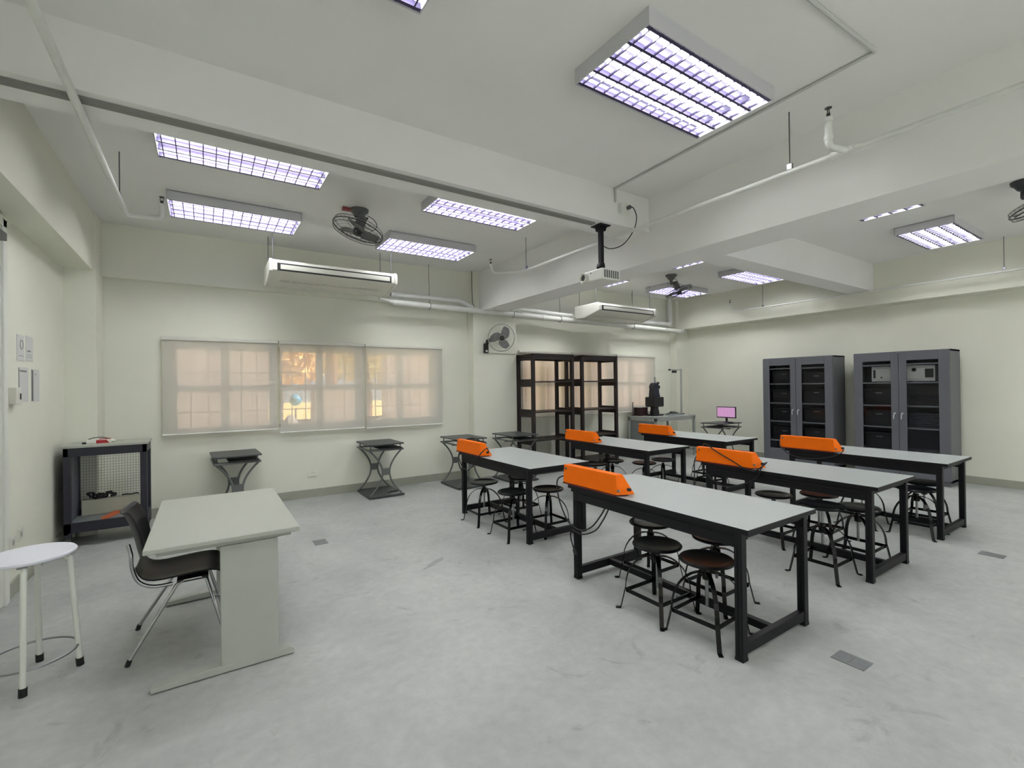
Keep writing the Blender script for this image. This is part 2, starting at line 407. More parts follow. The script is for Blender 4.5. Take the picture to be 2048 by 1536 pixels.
FX = [(2.675, 2.00, 'large looking square ceiling light nearest the viewer, upper right'),
      (.325, 2.00, 'ceiling light cut off by the top edge of the picture'),
      (.325, 4.59, 'upper of the two long ceiling lights at the left'),
      (.325, 6.22, 'lower of the two long ceiling lights at the left, over the window wall'),
      (2.675, 4.60, 'ceiling light right of the grey ceiling fan, near the cross beam'),
      (2.675, 6.28, 'ceiling light just beside the ceiling fan cage, above the hanging pipes'),
      (8.43, 2.12, 'ceiling light at the far right beside the dark fan'),
      (8.60, 4.82, 'ceiling light in the far right bay near the cross beam'),
      (8.52, 6.45, 'ceiling light behind the far ceiling fan above the corner'),
      (6.12, 2.12, 'ceiling light showing only a bright sliver right of the main beam'),
      (6.12, 4.84, 'ceiling light showing a short bright sliver above the far fan'),
      (6.12, 6.48, 'ceiling light showing a thin sliver below the projector'),
      (.325, -.9, 'unseen ceiling light over the viewer, left'), (2.675, -.9, 'unseen ceiling light over the viewer, right'),  # out-of-view row from here on, added for the light it gives
      (6.12, -.6, 'unseen ceiling light above the near right aisle'), (8.43, -.6, 'unseen ceiling light in the near right corner')]
f0 = make_fixture()
for i, (x, y, lb) in enumerate(FX):
    o = f0 if i == 0 else dup(f0)
    o.location = (x, y, H); o['label'] = lb; o['group'] = 'louvred ceiling lights'

# ------------------------------------------------------------------ lab tables
TW, TL, TH = .81, 1.59, .79
def make_table():
    t = thing('lab_table', '', 'table')
    MB().box(0, TW, 0, TL, TH-.026, TH).make('tabletop', M_TOP, t, bev=.002)
    MB().box(-.003, 0, -.003, TL+.003, TH-.03, TH-.001).box(TW, TW+.003, -.003, TL+.003, TH-.03, TH-.001)\
        .box(0, TW, -.003, 0, TH-.03, TH-.001).box(0, TW, TL, TL+.003, TH-.03, TH-.001).make('edge_band', M_BLACK, t)
    a = .012; bz0, bz1 = TH-.125, TH-.027
    MB().box(a, a+.03, .0955, TL-.0955, bz0, bz1).box(TW-a-.03, TW-a, .0955, TL-.0955, bz0, bz1)\
        .box(.05, TW-.05, .06, .09, bz1-.05, bz1).box(.05, TW-.05, TL-.09, TL-.06, bz1-.05, bz1)\
        .box(a-.006, a-.0005, .10, TL-.10, bz0+.055, bz0+.066).make('apron', M_BLACK, t, bev=.002)
    for x in (a, TW-a-.05):
        for y in (.045, TL-.095):
            b = MB().box(x, x+.05, y, y+.05, .006, bz1)
            b.box(x-.004, x+.0, y+.004, y+.022, .02, bz0).box(x-.004, x+.0, y+.028, y+.046, .02, bz0)
            b.box(x-.002, x+.052, y-.002, y+.052, 0, .02)
            b.make('leg', M_BLACK, t, bev=.002)
    for y in (.05, TL-.09):
        MB().box(a+.05, TW-a-.05, y, y+.04, .035, .10).make('foot_rail', M_BLACK, t, bev=.003)
    MB().box(TW/2-.022, TW/2+.022, .09, TL-.09, .045, .095).make('stretcher', M_BLACK, t, bev=.003)
    return t
TB = [(2.605, 1.515, 'white topped black lab table nearest the viewer'),
      (4.49, 1.53, 'white topped lab table in the middle of the front row, with two stools half out'),
      (6.29, 1.55, 'white topped lab table of the front row in front of the grey cabinets'),
      (2.765, 3.90, 'white topped lab table nearest the long windows, second row'),
      (4.71, 4.02, 'white topped lab table in front of the black bookcases'),
      (6.32, 3.97, 'white topped lab table farthest back, toward the small monitor')]
tb0 = make_table()
for i, (x, y, lb) in enumerate(TB):
    o = tb0 if i == 0 else dup(tb0)
    o.location = (x, y, 0); o['label'] = lb; o['group'] = 'lab tables in two rows'

# orange socket boxes on the far left corner of each table
def make_obox():
    t = thing('socket_box', '', 'power box')
    b = MB()
    y0, y1, ys = -.56, .06, -.635
    vs = [(-.008, y0, 0), (.125, y0-.03, 0), (.125, y1, 0), (-.008, y1, 0), (.005, y0, .15), (.075, y0-.01, .15), (.075, y1, .15), (.005, y1, .15)]
    vs[0] = (-.008, ys+.06, 0); vs[1] = (.125, ys, 0); vs[4] = (.0, y0, .15); vs[5] = (.07, y0, .15)
    b._mk(vs, [(0, 3, 2, 1), (4, 5, 6, 7), (0, 1, 5, 4), (3, 7, 6, 2), (0, 4, 7, 3), (1, 2, 6, 5)])
    b.make('box_shell', M_ORANGE, t, bev=.004)
    MB().box(-.01, .127, y0, y1+.002, -.012, .0).make('base_strip', M_ORANGED, t)
    for (yy, zz) in ((y1-.035, .12), (y0-.03, .035)):
        MB().tube([(-.012, yy, zz), (.0, yy, zz)], .010, 12).make('screw', M_STEEL, t, smooth=True)
    MB().tube([(.06, ys+.012, .045), (.06, ys-.012, .045)], .013, 10).make('cable_gland', M_RUBBER, t, smooth=True)
    return t
ob0 = make_obox()
OBL = ['orange socket box on the nearest lab table', 'orange socket box with a cable crossing its face, middle table of the front row',
       'orange socket box on the table before the grey cabinets', 'orange socket box nearest the small computer desks, on the second row table',
       'orange socket box on the table before the black bookcases', 'orange socket box farthest back, in front of the aluminium bench']
for i, (x, y, _) in enumerate(TB):
    o = ob0 if i == 0 else dup(ob0)
    o.location = (x, y+TL, TH+.012); o['label'] = OBL[i]; o['group'] = 'orange socket boxes on the lab tables'
def cable(pts, label, r=.006, plug=None, name='power_cable', parent=None):
    c = Vector(pts[0])
    if parent:
        MB().tube([p-parent.location for p in spline(pts, 7)], r, 8).make(name, M_RUBBER, parent, smooth=True); return
    o = thing(name, label, 'cable', c)
    MB().tube([p-c for p in spline(pts, 7)], r, 8).make('cord', M_RUBBER, o, smooth=True)
    if plug:
        d = (Vector(pts[-1])-Vector(pts[-2])).normalized(); e = Vector(pts[-1])-c
        b = MB().tube([e, e+d*.012, e+d*.05], [.008, .016, .018], 10)
        b.tube([e+d*.05+Vector((.0, .007, 0)), e+d*.07+Vector((0, .007, 0))], .002, 6); b.tube([e+d*.05-Vector((.0, .007, 0)), e+d*.07-Vector((0, .007, 0))], .002, 6)
        b.make('plug', M_RUBBER, o, smooth=True)
    return o

# ------------------------------------------------------------------ swivel stools
def make_stool(sz=.0):
    t = thing('swivel_stool', '', 'stool')
    R0 = .172; z = .487+sz
    MB().lathe([(.0, z-.022), (.05, z-.024), (.11, z-.016), (R0-.012, z-.022), (R0, z-.016), (R0+.002, z-.006), (R0-.006, z+.002), (R0-.022, z+.001),
                (R0-.045, z-.008), (.09, z-.014), (.0, z-.015)], 40).make('seat', M_BLACK2, t, smooth=True)
    MB().tube([(0, 0, z-.022), (0, 0, .17+sz*.8)], .011, 12).make('screw_rod', M_STEEL, t, smooth=True)
    MB().lathe([(.016, .345), (.028, .35), (.03, .385), (.022, .40), (.02, .425), (.013, .43)], 16).make('hub', M_BLACK2, t, smooth=True)
    q = .185*math.sqrt(2)
    for k in range(4):
        a = math.pi/4+k*math.pi/2; u = Vector((math.cos(a), math.sin(a), 0)); s_ = Vector((-u.y, u.x, 0))
        pts = [u*.025+Vector((0, 0, .398))] + [u*(.03+(.225-.03)*math.sin(th))+Vector((0, 0, .16+.238*math.cos(th))) for th in [j*math.pi/2/9 for j in range(1, 10)]]
        pts += [u*(q-.012)+Vector((0, 0, .055)), u*q+Vector((0, 0, .006)), u*(q+.012)+Vector((0, 0, .003)), u*(q+.035)+Vector((0, 0, .003))]
        MB().strip(pts, s_, .028, .006).make('leg', M_BLACK2, t)
    rg = MB(); h = .157
    for k in range(4):
        a = k*math.pi/2; n = Vector((math.cos(a), math.sin(a), 0)); s_ = Vector((-n.y, n.x, 0))
        rg.strip([n*h-s_*h+Vector((0, 0, .135)), n*h+s_*h+Vector((0, 0, .135))], (0, 0, 1), .028, .005)
    rg.make('foot_ring', M_BLACK2, t)
    return t
ST = [(2.73, 2.27, 0, 0, 'left of the two stools pulled out under the nearest table'),
      (2.76, 1.89, 0, 4, 'right of the two stools pulled out under the nearest table'),
      (3.12, 2.66, 0, 0, 'stool deepest under the nearest table, only its rim and hub showing'),
      (3.22, 2.12, 0, 0, 'stool behind the two front stools under the nearest table, mostly hidden'),
      (4.43, 1.91, .10, 0, 'raised stool standing out from the middle front table, its steel screw showing'),
      (5.03, 1.87, 0, 0, 'stool by the right leg of the middle front table, arched legs facing us'),
      (4.92, 2.58, 0, 0, 'stool with the shiny dished seat just past the nearest table'),
      (5.31, 2.32, 0, 3, 'stool hidden in the tangle under the middle front table'),
      (6.39, 1.83, 0, 0, 'lower front stool under the table by the grey cabinets'),
      (6.84, 1.89, .0, 0, 'rear right stool under the table by the grey cabinets'),
      (6.33, 2.31, 0, 0, 'stool seen between two tables, left of the pair before the cabinets'),
      (2.83, 4.96, 0, 0, 'leftmost stool under the second row table near the windows'),
      (2.82, 4.30, 0, 0, 'middle stool under the second row table near the windows'),
      (3.22, 4.19, 0, 0, 'right stool under the second row table near the windows'),
      (3.35, 4.93, 0, 3, 'stool at the back of the second row table near the windows'),
      (4.80, 5.10, 0, 0, 'leftmost stool under the table before the bookcases'),
      (5.20, 5.15, 0, 3, 'second stool from the left under the table before the bookcases'),
      (5.42, 4.72, 0, 0, 'third stool from the left under the table before the bookcases'),
      (5.88, 4.75, 0, 0, 'right stool standing beyond the table before the bookcases'),
      (6.75, 4.50, 0, 0, 'left stool under the farthest lab table'),
      (7.12, 4.85, 0, 0, 'right stool under the farthest lab table')]
st0 = make_stool(0); st1 = make_stool(.10)
used = set()
for x, y, sz, rz, lb in ST:
    src = st1 if sz else st0
    o = src if src not in used else dup(src)
    used.add(src)
    o.location = (x, y, 0); o.rotation_euler = (0, 0, R(rz)); o['label'] = 'black iron ' + lb; o['group'] = 'black iron swivel stools'

# ------------------------------------------------------------------ cables on the tables
x0 = 2.585
cable([(2.66, 3.15, .86), (x0, 3.22, .82), (x0-.02, 3.20, .70), (x0-.01, 3.16, .58), (x0, 3.08, .47), (x0, 2.93, .44), (x0, 2.80, .50), (x0+.02, 2.72, .60), (x0+.05, 2.70, .66)],
      'black cable looping off the far corner of the nearest table')
cable([(x0+.05, 2.66, .66), (x0+.01, 2.68, .58), (x0, 2.76, .48), (x0, 2.92, .41), (x0, 3.04, .42), (x0, 3.06, .36), (x0, 3.04, .30), (x0, 3.02, .265)],
      'black cable with a plug hanging beside the leg of the nearest table', plug=True)
xx = 4.468
cable([(4.56, 2.47, .85), (4.52, 2.43, .87), (4.47, 2.45, .83), (xx, 2.53, .78), (xx, 2.64, .80), (xx, 2.75, .85), (xx, 2.93, .93), (4.50, 3.08, .99), (4.60, 3.2, .90), (xx+.02, 3.20, .80), (xx, 3.19, .66), (xx, 3.20, .5), (xx, 3.19, .42)],
      'black cable crossing the face of the middle orange box')
cable([(4.56, 2.49, .84), (xx, 2.46, .80), (xx, 2.52, .70), (xx, 2.70, .61), (xx, 2.86, .58), (xx, 3.0, .64), (xx, 3.09, .73), (xx+.03, 3.10, .775)],
      'black cable hanging in a wide loop below the middle orange box')
xx = 6.268
cable([(6.36, 2.50, .84), (xx, 2.50, .79), (xx, 2.66, .72), (xx, 2.86, .69), (xx, 3.05, .71), (xx, 3.18, .80), (6.32, 3.215, .86)],
      'black cable looped under the orange box before the cabinets')
xx = 2.742
cable([(2.83, 4.845, .86), (2.80, 4.83, .90), (xx, 4.87, .84), (xx, 4.95, .76), (xx, 5.08, .66), (xx, 5.22, .59), (xx, 5.36, .62), (xx, 5.46, .74), (xx+.03, 5.48, .775)],
      'black cable looped from the orange box nearest the computer desks')
cable([(2.86, 5.46, .95), (2.88, 5.30, .975), (2.86, 5.12, .965)], 'short dark cable lying along the top of the orange box nearest the computer desks', r=.007)

# ------------------------------------------------------------------ small computer desks
def make_pcdesk():
    t = thing('computer_desk', '', 'desk')
    w, d_, h = .255, .33, .80
    def roundrect(a, b_, r):
        p = []
        for cx, cy, s in ((a-r, b_-r, 0), (-a+r, b_-r, 1), (-a+r, -b_+r, 2), (a-r, -b_+r, 3)):
            p += [(cx+r*math.cos(s*math.pi/2+i*math.pi/8), cy+r*math.sin(s*math.pi/2+i*math.pi/8)) for i in range(5)]
        return p
    MB().prism(roundrect(w+.02, d_+.01, .03), 'z', h-.018, h).make('desktop', M_DKGREY, t, bev=.003)
    for sx in (-1, 1):
        for sy in (-1, 1):
            MB().tube([(sx*(w-.03), sy*(d_-.05), h-.085), (sx*(w-.03), sy*(d_-.05), h-.018)], .009, 8).make('spacer_post', M_GREYM, t, smooth=True)
    f = MB(); z0, z1 = h-.105, h-.082
    for sx in (-1, 1): f.box(sx*(w-.005)-.014, sx*(w-.005)+.014, -d_, d_, z0, z1)
    for y in (-d_+.0, d_-.03): f.box(-w+.01, w-.01, y, y+.028, z0, z1)
    f.make('upper_frame', M_GREYM, t, bev=.003)
    MB().box(-.10, w-.02, -d_-.02, d_*.35, h-.078, h-.064).make('keyboard_tray', M_DARK, t, bev=.003)
    for y in (-d_+.04, d_-.04):
        for sx in (-1, 1):
            pts = []
            for j in range(17):
                u = -1+2*j/16
                pts.append((sx*(.052+(w-.07)*abs(u)**1.9*1.0), y, .04+(h-.145)*(j/16)))
            MB().tube(pts, .0135, 10).make('curved_leg', M_GREYM, t, smooth=True)
        MB().box(-.05, .05, y-.008, y+.008, .33, .43).make('brace_plate', M_GREYM, t)
    MB().box(-w+.05, w-.05, -.012, .012, h-.135, h-.115).make('cross_bar', M_GREYM, t)
    MB().prism([(-w-.01, -d_-.01), (w+.01, -d_-.01), (w+.01, -d_+.05), (w*.35, -d_+.05), (w*.2, -d_+.17), (w*.45, -d_+.24), (w+.01, -d_+.27), (w+.01, d_), (-w-.01, d_)], 'z', .008, .034).make('base_board', M_DKGREY, t, bev=.003)
    for sx in (-1, 1):
        for sy in (-1, 1):
            MB().lathe([(.012, 0), (.014, .008)], 10, (sx*(w-.03), sy*(d_-.04), 0)).make('foot', M_RUBBER, t)
    return t
pd0 = make_pcdesk()
PD = [(.33, 7.20, 2, 'small dark topped computer desk behind the teacher desk, leftmost of the row'),
      (2.26, 7.20, 0, 'small computer desk with curved grey legs standing alone below the long blinds'),
      (3.60, 6.99, 0, 'small computer desk just left of the second row lab table'),
      (4.56, 6.88, 0, 'small computer desk beside the left black bookcase')]
for i, (x, y, a, lb) in enumerate(PD):
    o = pd0 if i == 0 else dup(pd0)
    o.location = (x, y, 0); o.rotation_euler = (0, 0, R(a)); o['label'] = lb; o['group'] = 'small computer desks along the wall'
o = dup(pd0); o.location = (9.24, 5.93, 0); o.rotation_euler = (0, 0, R(-90)); o['label'] = 'small computer desk carrying the lit monitor, by the right wall'; o['group'] = 'small computer desks along the wall'

# monitor
t = thing('monitor', 'small black monitor with a lit pinkish screen', 'monitor', (9.36, 5.88, .80), R(-88))
MB().box(-.215, .215, -.012, .018, .095, .335).make('bezel', M_DARK, t, bev=.004)
def screen_mat():
    m = bpy.data.materials.new('lit screen'); m.use_nodes = True; nt = m.node_tree; b = nt.nodes['Principled BSDF']
    tc = nt.nodes.new('ShaderNodeTexCoord'); w = nt.nodes.new('ShaderNodeTexWave'); w.bands_direction = 'Z'; w.inputs['Scale'].default_value = 22
    w.inputs['Distortion'].default_value = 3; w.inputs['Detail Scale'].default_value = 4; nt.links.new(tc.outputs['Object'], w.inputs[0])
    r = nt.nodes.new('ShaderNodeValToRGB'); r.color_ramp.elements[0].position = .1; r.color_ramp.elements[0].color = s2l((178, 120, 170)); r.color_ramp.elements[1].color = s2l((214, 170, 208))
    nt.links.new(w.outputs[1], r.inputs[0]); nt.links.new(r.outputs[0], b.inputs['Emission Color']); b.inputs['Emission Strength'].default_value = .5
    b.inputs['Base Color'].default_value = (.02, .02, .02, 1); b.inputs['Roughness'].default_value = .3
    return m
MB().box(-.20, .20, -.0135, -.0125, .115, .32).make('screen', screen_mat(), t)
MB().box(-.02, .02, .0, .02, .012, .11).make('stand', M_DARK, t)
MB().lathe([(.085, 0), (.085, .008), (.07, .012)], 24, (0, 0.02, 0)).make('foot', M_DARK, t, smooth=True)
tag(MB().box(-.03, .03, -.05, .05, 0, .03).make('mouse', M_DARK, bev=.012), 'black mouse on the desk beside the lit monitor', 'mouse').location = (9.22, 5.70, .80)

# ------------------------------------------------------------------ teacher desk
t = thing('teacher_desk', 'pale grey steel desk with panel legs at the left front', 'desk', (.1, 3.83, 0))
MB().box(-.385, .385, -.68, .68, .762, .79).make('desktop', M_DESK, t, bev=.005)
MB().box(-.33, .34, -.64, .64, .735, .762).make('under_frame', M_DESKM, t, bev=.003)
for s in (-1, 1):
    y = s*.615
    MB().box(-.035, .265, y-.035, y+.035, .045, .735).make('panel_leg', M_DESKM, t, bev=.006)
    b = MB().prism([(-.36, .006), (.35, .006), (.35, .035), (.33, .05), (.10, .055), (-.20, .045), (-.345, .032), (-.36, .028)], 'y', y-.035, y+.035)
    fb = b.make('foot_bar', M_DESKM, t, bev=.004)
    for x in (-.31, .31): MB().lathe([(.02, 0), (.02, .008)], 12, (x, y, 0)).make('glide', M_RUBBER, fb)
MB().box(.17, .19, -.58, .58, .42, .735).make('modesty_panel', M_DESKM, t)

# chair
t = thing('office_chair', 'dark plastic chair with chrome legs pushed under the teacher desk', 'chair', (-.18, 3.85, 0))
def sheet(rows, thick):
    b = MB(); top = [[Vector(p) for p in r] for r in rows]; n = len(top); m = len(top[0])
    nor = [[None]*m for _ in range(n)]
    for i in range(n):
        for j in range(m):
            du = top[min(i+1, n-1)][j]-top[max(i-1, 0)][j]; dv = top[i][min(j+1, m-1)]-top[i][max(j-1, 0)]
            nor[i][j] = du.cross(dv).normalized()
    V = [[[b.bm.verts.new(top[i][j]+nor[i][j]*thick*k) for j in range(m)] for i in range(n)] for k in (0, 1)]
    for i in range(n-1):
        for j in range(m-1):
            b.bm.faces.new([V[0][i][j], V[0][i+1][j], V[0][i+1][j+1], V[0][i][j+1]]); b.bm.faces.new([V[1][i][j], V[1][i][j+1], V[1][i+1][j+1], V[1][i+1][j]])
    for i in range(n-1):
        for j in (0, m-1): b.bm.faces.new([V[0][i][j], V[0][i+1][j], V[1][i+1][j], V[1][i][j]])
    for j in range(m-1):
        for i in (0, n-1): b.bm.faces.new([V[0][i][j], V[0][i][j+1], V[1][i][j+1], V[1][i][j]])
    return b
def seat_rows(pr, wf, bend):
    rows = []
    for k, (x, z) in enumerate(pr):
        w = wf(k/(len(pr)-1)); rows.append([(x+bend*abs(s)**2, s*w, z+.022*abs(s)**3) for s in [-1+2*j/12 for j in range(13)]])
    return rows
sh = sheet(seat_rows([(.27, .425), (.25, .45), (.18, .462), (.05, .455), (-.06, .447), (-.13, .455), (-.165, .49), (-.18, .55)], lambda u: .225-.02*u, 0), .012)
o = sh.make('seat', M_DKPLAS, t, smooth=True)
o.modifiers.new('subdivision', 'SUBSURF').render_levels = 1
bk = sheet(seat_rows([(-.175, .60), (-.185, .66), (-.20, .74), (-.222, .82), (-.25, .875), (-.275, .885)], lambda u: .215 if .1 < u < .8 else .18, .05), .012)
o = bk.make('backrest', M_DKPLAS, t, smooth=True)
o.modifiers.new('subdivision', 'SUBSURF').render_levels = 1
for s in (-1, 1):
    y = s*.19
    MB().tube(spline([(-.22, y*.9, .70), (-.205, y, .64), (-.20, y, .56), (-.17, y, .47), (-.10, y, .425), (.0, y, .42)], 5), .011, 10).make('back_tube', M_CHROME, t, smooth=True)
    lg = MB().tube([(-.22, s*.255, .012), (.02, y*.95, .405), (.06, y*.95, .425), (.15, y*.95, .425), (.18, y*.95, .405), (.285, s*.255, .012)], .0105, 10).make('leg_frame', M_CHROME, t, smooth=True)
    for x in (-.22, .285): MB().tube([(x, s*.255, 0), (x-(.012 if x > 0 else -.012), s*.252, .035)], .014, 10).make('foot_cap', M_RUBBER, lg, smooth=True)
MB().box(.02, .19, -.19, .19, .412, .432).make('support_bracket', M_DARK, t, bev=.004)

# ------------------------------------------------------------------ white stool
t = thing('round_stool', 'tall white round stool at the lower left corner', 'stool', (-.845, 3.775, 0))
MB().lathe([(0, .69), (.185, .69), (.197, .696), (.198, .708), (.192, .715), (0, .716)], 48).make('seat', mat('white stool top', (226, 228, 238), .35), t, smooth=True)
for k in range(4):
    a = math.pi*k/2 + R(3); u = Vector((math.cos(a), math.sin(a), 0))
    lg = MB().tube(spline([u*.05+Vector((0, 0, .672)), u*.125+Vector((0, 0, .672)), u*.155+Vector((0, 0, .655)), u*.168+Vector((0, 0, .60)), u*.205+Vector((0, 0, .03))], 6), .0145, 12).make('leg', M_WHITE, t, smooth=True)
    MB().tube([u*.207+Vector((0, 0, 0)), u*.203+Vector((0, 0, .045))], .019, 12).make('foot_cap', M_RUBBER, lg, smooth=True)
MB().tube([Vector((.198*math.cos(i*math.pi/24), .198*math.sin(i*math.pi/24), .13)) for i in range(48)], .006, 8, closed=True).make('foot_ring', M_STEEL, t, smooth=True)
MB().box(-.16, .16, -.02, .02, .672, .69).box(-.02, .02, -.16, .16, .672, .69).make('seat_bracket', M_STEEL, t)

# ------------------------------------------------------------------ dark cart in the corner
t = thing('tool_cart', 'dark wheeled cart with a pale top in the left corner', 'cart', (-.895, 6.86, 0))
w, d_ = .345, .235
MB().box(-w-.012, w+.012, -d_-.012, d_+.012, 1.045, 1.07).make('cart_top', M_DESK, t, bev=.003)
for x in (-w, w-.06):
    for y in (-d_, d_-.05): MB().box(x, x+.06, y, y+.05, .10, .97).make('post', M_CARTF, t, bev=.003)
MB().box(-w, w, -d_, -d_+.04, .955, 1.045).box(-w, w, d_-.04, d_, .955, 1.045).box(-w, -w+.04, -d_, d_, .955, 1.045).box(w-.04, w, -d_, d_, .955, 1.045).make('top_frame', M_CARTF, t, bev=.003)
MB().box(-w, w, -d_, -d_+.04, .155, .26).box(-w, w, d_-.04, d_, .2, .30).box(-w, -w+.04, -d_, d_, .14, .26).box(w-.04, w, -d_, d_, .14, .26).make('bottom_rail', M_CARTF, t, bev=.003)
MB().box(-w+.03, w-.03, -d_+.03, d_-.045, .25, .263).make('cart_shelf', M_PANEL, t)
wm = MB()
for k in range(23): wm.tube([(-w+.06+k*(2*w-.12)/22, d_-.03, .30), (-w+.06+k*(2*w-.12)/22, d_-.03, .955)], .0016, 4)
for k in range(22): wm.tube([(-w+.06, d_-.033, .30+k*.655/21), (w-.06, d_-.033, .30+k*.655/21)], .0016, 4)
wm.make('wire_mesh', M_STEEL, t)
MB().box(-w+.045, -w+.05, -d_+.05, d_-.05, .26, .955).make('side_panel', mat('slate panel', (92, 96, 108), .5), t)
for x in (-w+.03, w-.03):
    for y in (-d_+.03, d_-.03):
        c = MB().tube([(x-.012, y, .035), (x+.012, y, .035)], .035, 16).box(x-.02, x+.02, y-.02, y+.02, .07, .10)
        c.make('caster', M_GREYM, t, smooth=True)
tag(MB().box(-.27, .28, -.05, .05, 0, .165).make('cardboard_box', mat('pale box board', (176, 176, 160), .8), bev=.004), 'pale box on the shelf of the corner cart', 'box').location = (-.88, 6.985, .264)
b = MB()
rnd = random.Random(5)
for k in range(6):
    cx = -.13+k*.04; b.tube(spline([(cx+rnd.uniform(-.03, .03), rnd.uniform(-.03, .03), .012+rnd.uniform(0, .06)) for _ in range(6)], 5), .012, 8)
tag(b.make('tangled_cable', M_RUBBER, smooth=True), 'tangle of black cable lying on the pale box in the cart', 'cable').location = (-.95, 6.985, .43)
b = MB().tube(spline([(.05, .01, .012), (.09, -.01, .02), (.13, .01, .012), (.18, 0, .02), (.20, .01, .012)], 5), .007, 8)
tag(b.make('short_cable', M_RUBBER, smooth=True), 'short black cable at the right end of the pale box in the cart', 'cable').location = (-.86, 6.985, .43)
tag(MB().prism([(-.075, -.17), (-.01, -.17), (.075, .11), (.0, .11)], 'z', 0, .02).make('orange_strip', mat('dull orange board', (200, 104, 62), .7)), 'dull orange strip lying on the shelf of the corner cart', 'board').location = (-.87, 6.81, .264)
t = thing('red_case', 'red and white plastic case lying on top of the corner cart', 'case', (-.98, 6.82, 1.07), R(4))
MB().prism([(-.13, 0), (.10, 0), (.14, .018), (.10, .042), (-.10, .042)], 'y', -.06, .06).make('case_body', M_WHITE, t, bev=.006)
MB().prism([(-.02, .001), (.09, .001), (.065, .036), (-.02, .038)], 'y', -.064, -.058).box(.0, .1, -.055, .055, .041, .045).make('red_panel', M_RED, t)
MB().box(-.135, -.10, -.066, -.04, 0, .02).make('latch', M_DARK, t)
MB().tube(spline([(-.09, 0, .042), (-.04, 0, .06), (.03, 0, .06), (.08, 0, .044)], 5), .004, 8).make('carry_handle', M_DARK, t, smooth=True)

# ------------------------------------------------------------------ steel cabinets
def make_cabinet():
    t = thing('steel_cabinet', '', 'cabinet')          # origin: front left floor corner seen from the room; runs +y, depth +x
    w, d_, h = 1.27, .50, 2.125
    b = MB().box(.02, d_, 0, .02, .06, h).box(.02, d_, w-.02, w, .06, h).box(.02, d_, 0, w, h-.03, h).box(.02, d_, 0, w, .06, .10).box(d_-.02, d_, 0, w, .06, h).box(.04, d_-.02, .02, w-.02, 0, .06)
    b.make('carcass', M_CAB, t, bev=.004)
    for z in (.48, .86, 1.22, 1.60, 1.90): MB().box(.03, d_-.02, .02, w-.02, z, z+.022).make('shelf', mat('shelf enamel', (140, 142, 146), .4), t)
    for k in (0, 1):
        y0, y1 = (.004, w/2-.003) if k == 0 else (w/2+.003, w-.004)
        fl, fr = (.13, .10) if k == 0 else (.10, .13)
        b = MB().box(-.002, .02, y0, y0+fl, .09, h-.012).box(-.002, .02, y1-fr, y1, .09, h-.012).box(-.002, .02, y0+fl, y1-fr, .09, .34).box(-.002, .02, y0+fl, y1-fr, 1.975, h-.012)
        dr = b.make('door', M_CAB, t, bev=.003)
        MB().box(.008, .012, y0+fl-.01, y1-fr+.01, .33, 1.985).make('door_glass', M_CGLASS, dr)
        yh = w/2+(-.05 if k == 0 else .05)
        hb = MB().tube([(-.004, yh, 1.11), (-.03, yh, 1.11)], .013, 12).tube(spline([(-.03, yh, 1.12), (-.034, yh+.004, 1.10), (-.03, yh+.012, 1.05), (-.02, yh+.014, 1.02)], 4), .008, 8)
        hb.make('handle', mat('silver handle', (205, 206, 208), .3, metal=.35), dr, smooth=True)
    MB().box(-.004, -.001, w/2-.02, w/2+.02, h-.025, h-.018).make('badge', M_STEEL, t)
    return t
c0 = make_cabinet(); c0.location = (9.5, 2.295, 0)
c0['label'] = 'right grey steel cabinet with glass doors, two pale instruments on its upper shelf'; c0['group'] = 'grey steel cabinets'
c1 = dup(c0, (9.5, 3.89, 0)); c1['label'] = 'left grey steel cabinet with glass doors, shelves of dark boxes'
def inst(y0, y1, z0, z1, lb, flip):
    t = thing('bench_instrument', lb, 'instrument', (9.72, (y0+y1)/2, z0))
    hw = (y1-y0)/2; hh = z1-z0
    MB().box(-.10, .12, -hw, hw, .012, hh).make('casing', mat('instrument enamel', (214, 214, 208), .4), t, bev=.006)
    MB().box(-.108, -.10, -hw+.03, hw-.04, .05, hh-.04).make('front_panel', M_OFFW, t, bev=.003)
    yy = -hw+.02 if flip else hw-.06
    MB().box(-.114, -.1, yy, yy+.10 if flip else yy+.03, .07, hh-.06).make('dark_window', M_DARK, t)
    MB().tube([(-.118, .06, .2 if flip else .08), (-.108, .06, .2 if flip else .08)], .028 if flip else .012, 16).make('dial', M_DARK, t, smooth=True)
    for s in (-1, 1): MB().box(-.08, .1, s*(hw-.05)-.015, s*(hw-.05)+.015, 0, .012).make('foot', M_RUBBER, t)
inst(2.93, 3.34, 1.622, 1.89, 'pale instrument behind the left glass door of the right cabinet', False)
inst(2.50, 2.90, 1.622, 1.89, 'pale instrument with a dark window behind the right glass door of the right cabinet', True)
k = 0
def inbox(y, z, w, h, lb):
    t = thing('storage_box', lb, 'box', (9.74, y, z), 0, 'dark boxes in the steel cabinets')
    MB().box(-.15, .16, -w/2, w/2, 0, h-.03).make('box_body', M_DARK, t, bev=.005)
    MB().box(-.158, .168, -w/2-.006, w/2+.006, h-.035, h).make('lid', M_RUBBER, t, bev=.004)
    MB().box(-.162, -.152, -.045, .045, h-.075, h-.062).make('pull', M_STEEL, t)
rowz = [(1.622, 'top'), (1.242, 'second'), (.882, 'third'), (.502, 'lowest')]
for z, nm in rowz:
    inbox(4.78, z, .46, .25, 'dark box at the left of the %s shelf, left cabinet' % nm)
    inbox(4.20, z, .46, .27 if z != 1.622 else .2, 'dark box at the right of the %s shelf, left cabinet' % nm)
for z, nm in rowz[1:]:
    inbox(3.23, z, .42, .27, 'dark box at the left of the %s shelf, right cabinet' % nm)
b = MB()
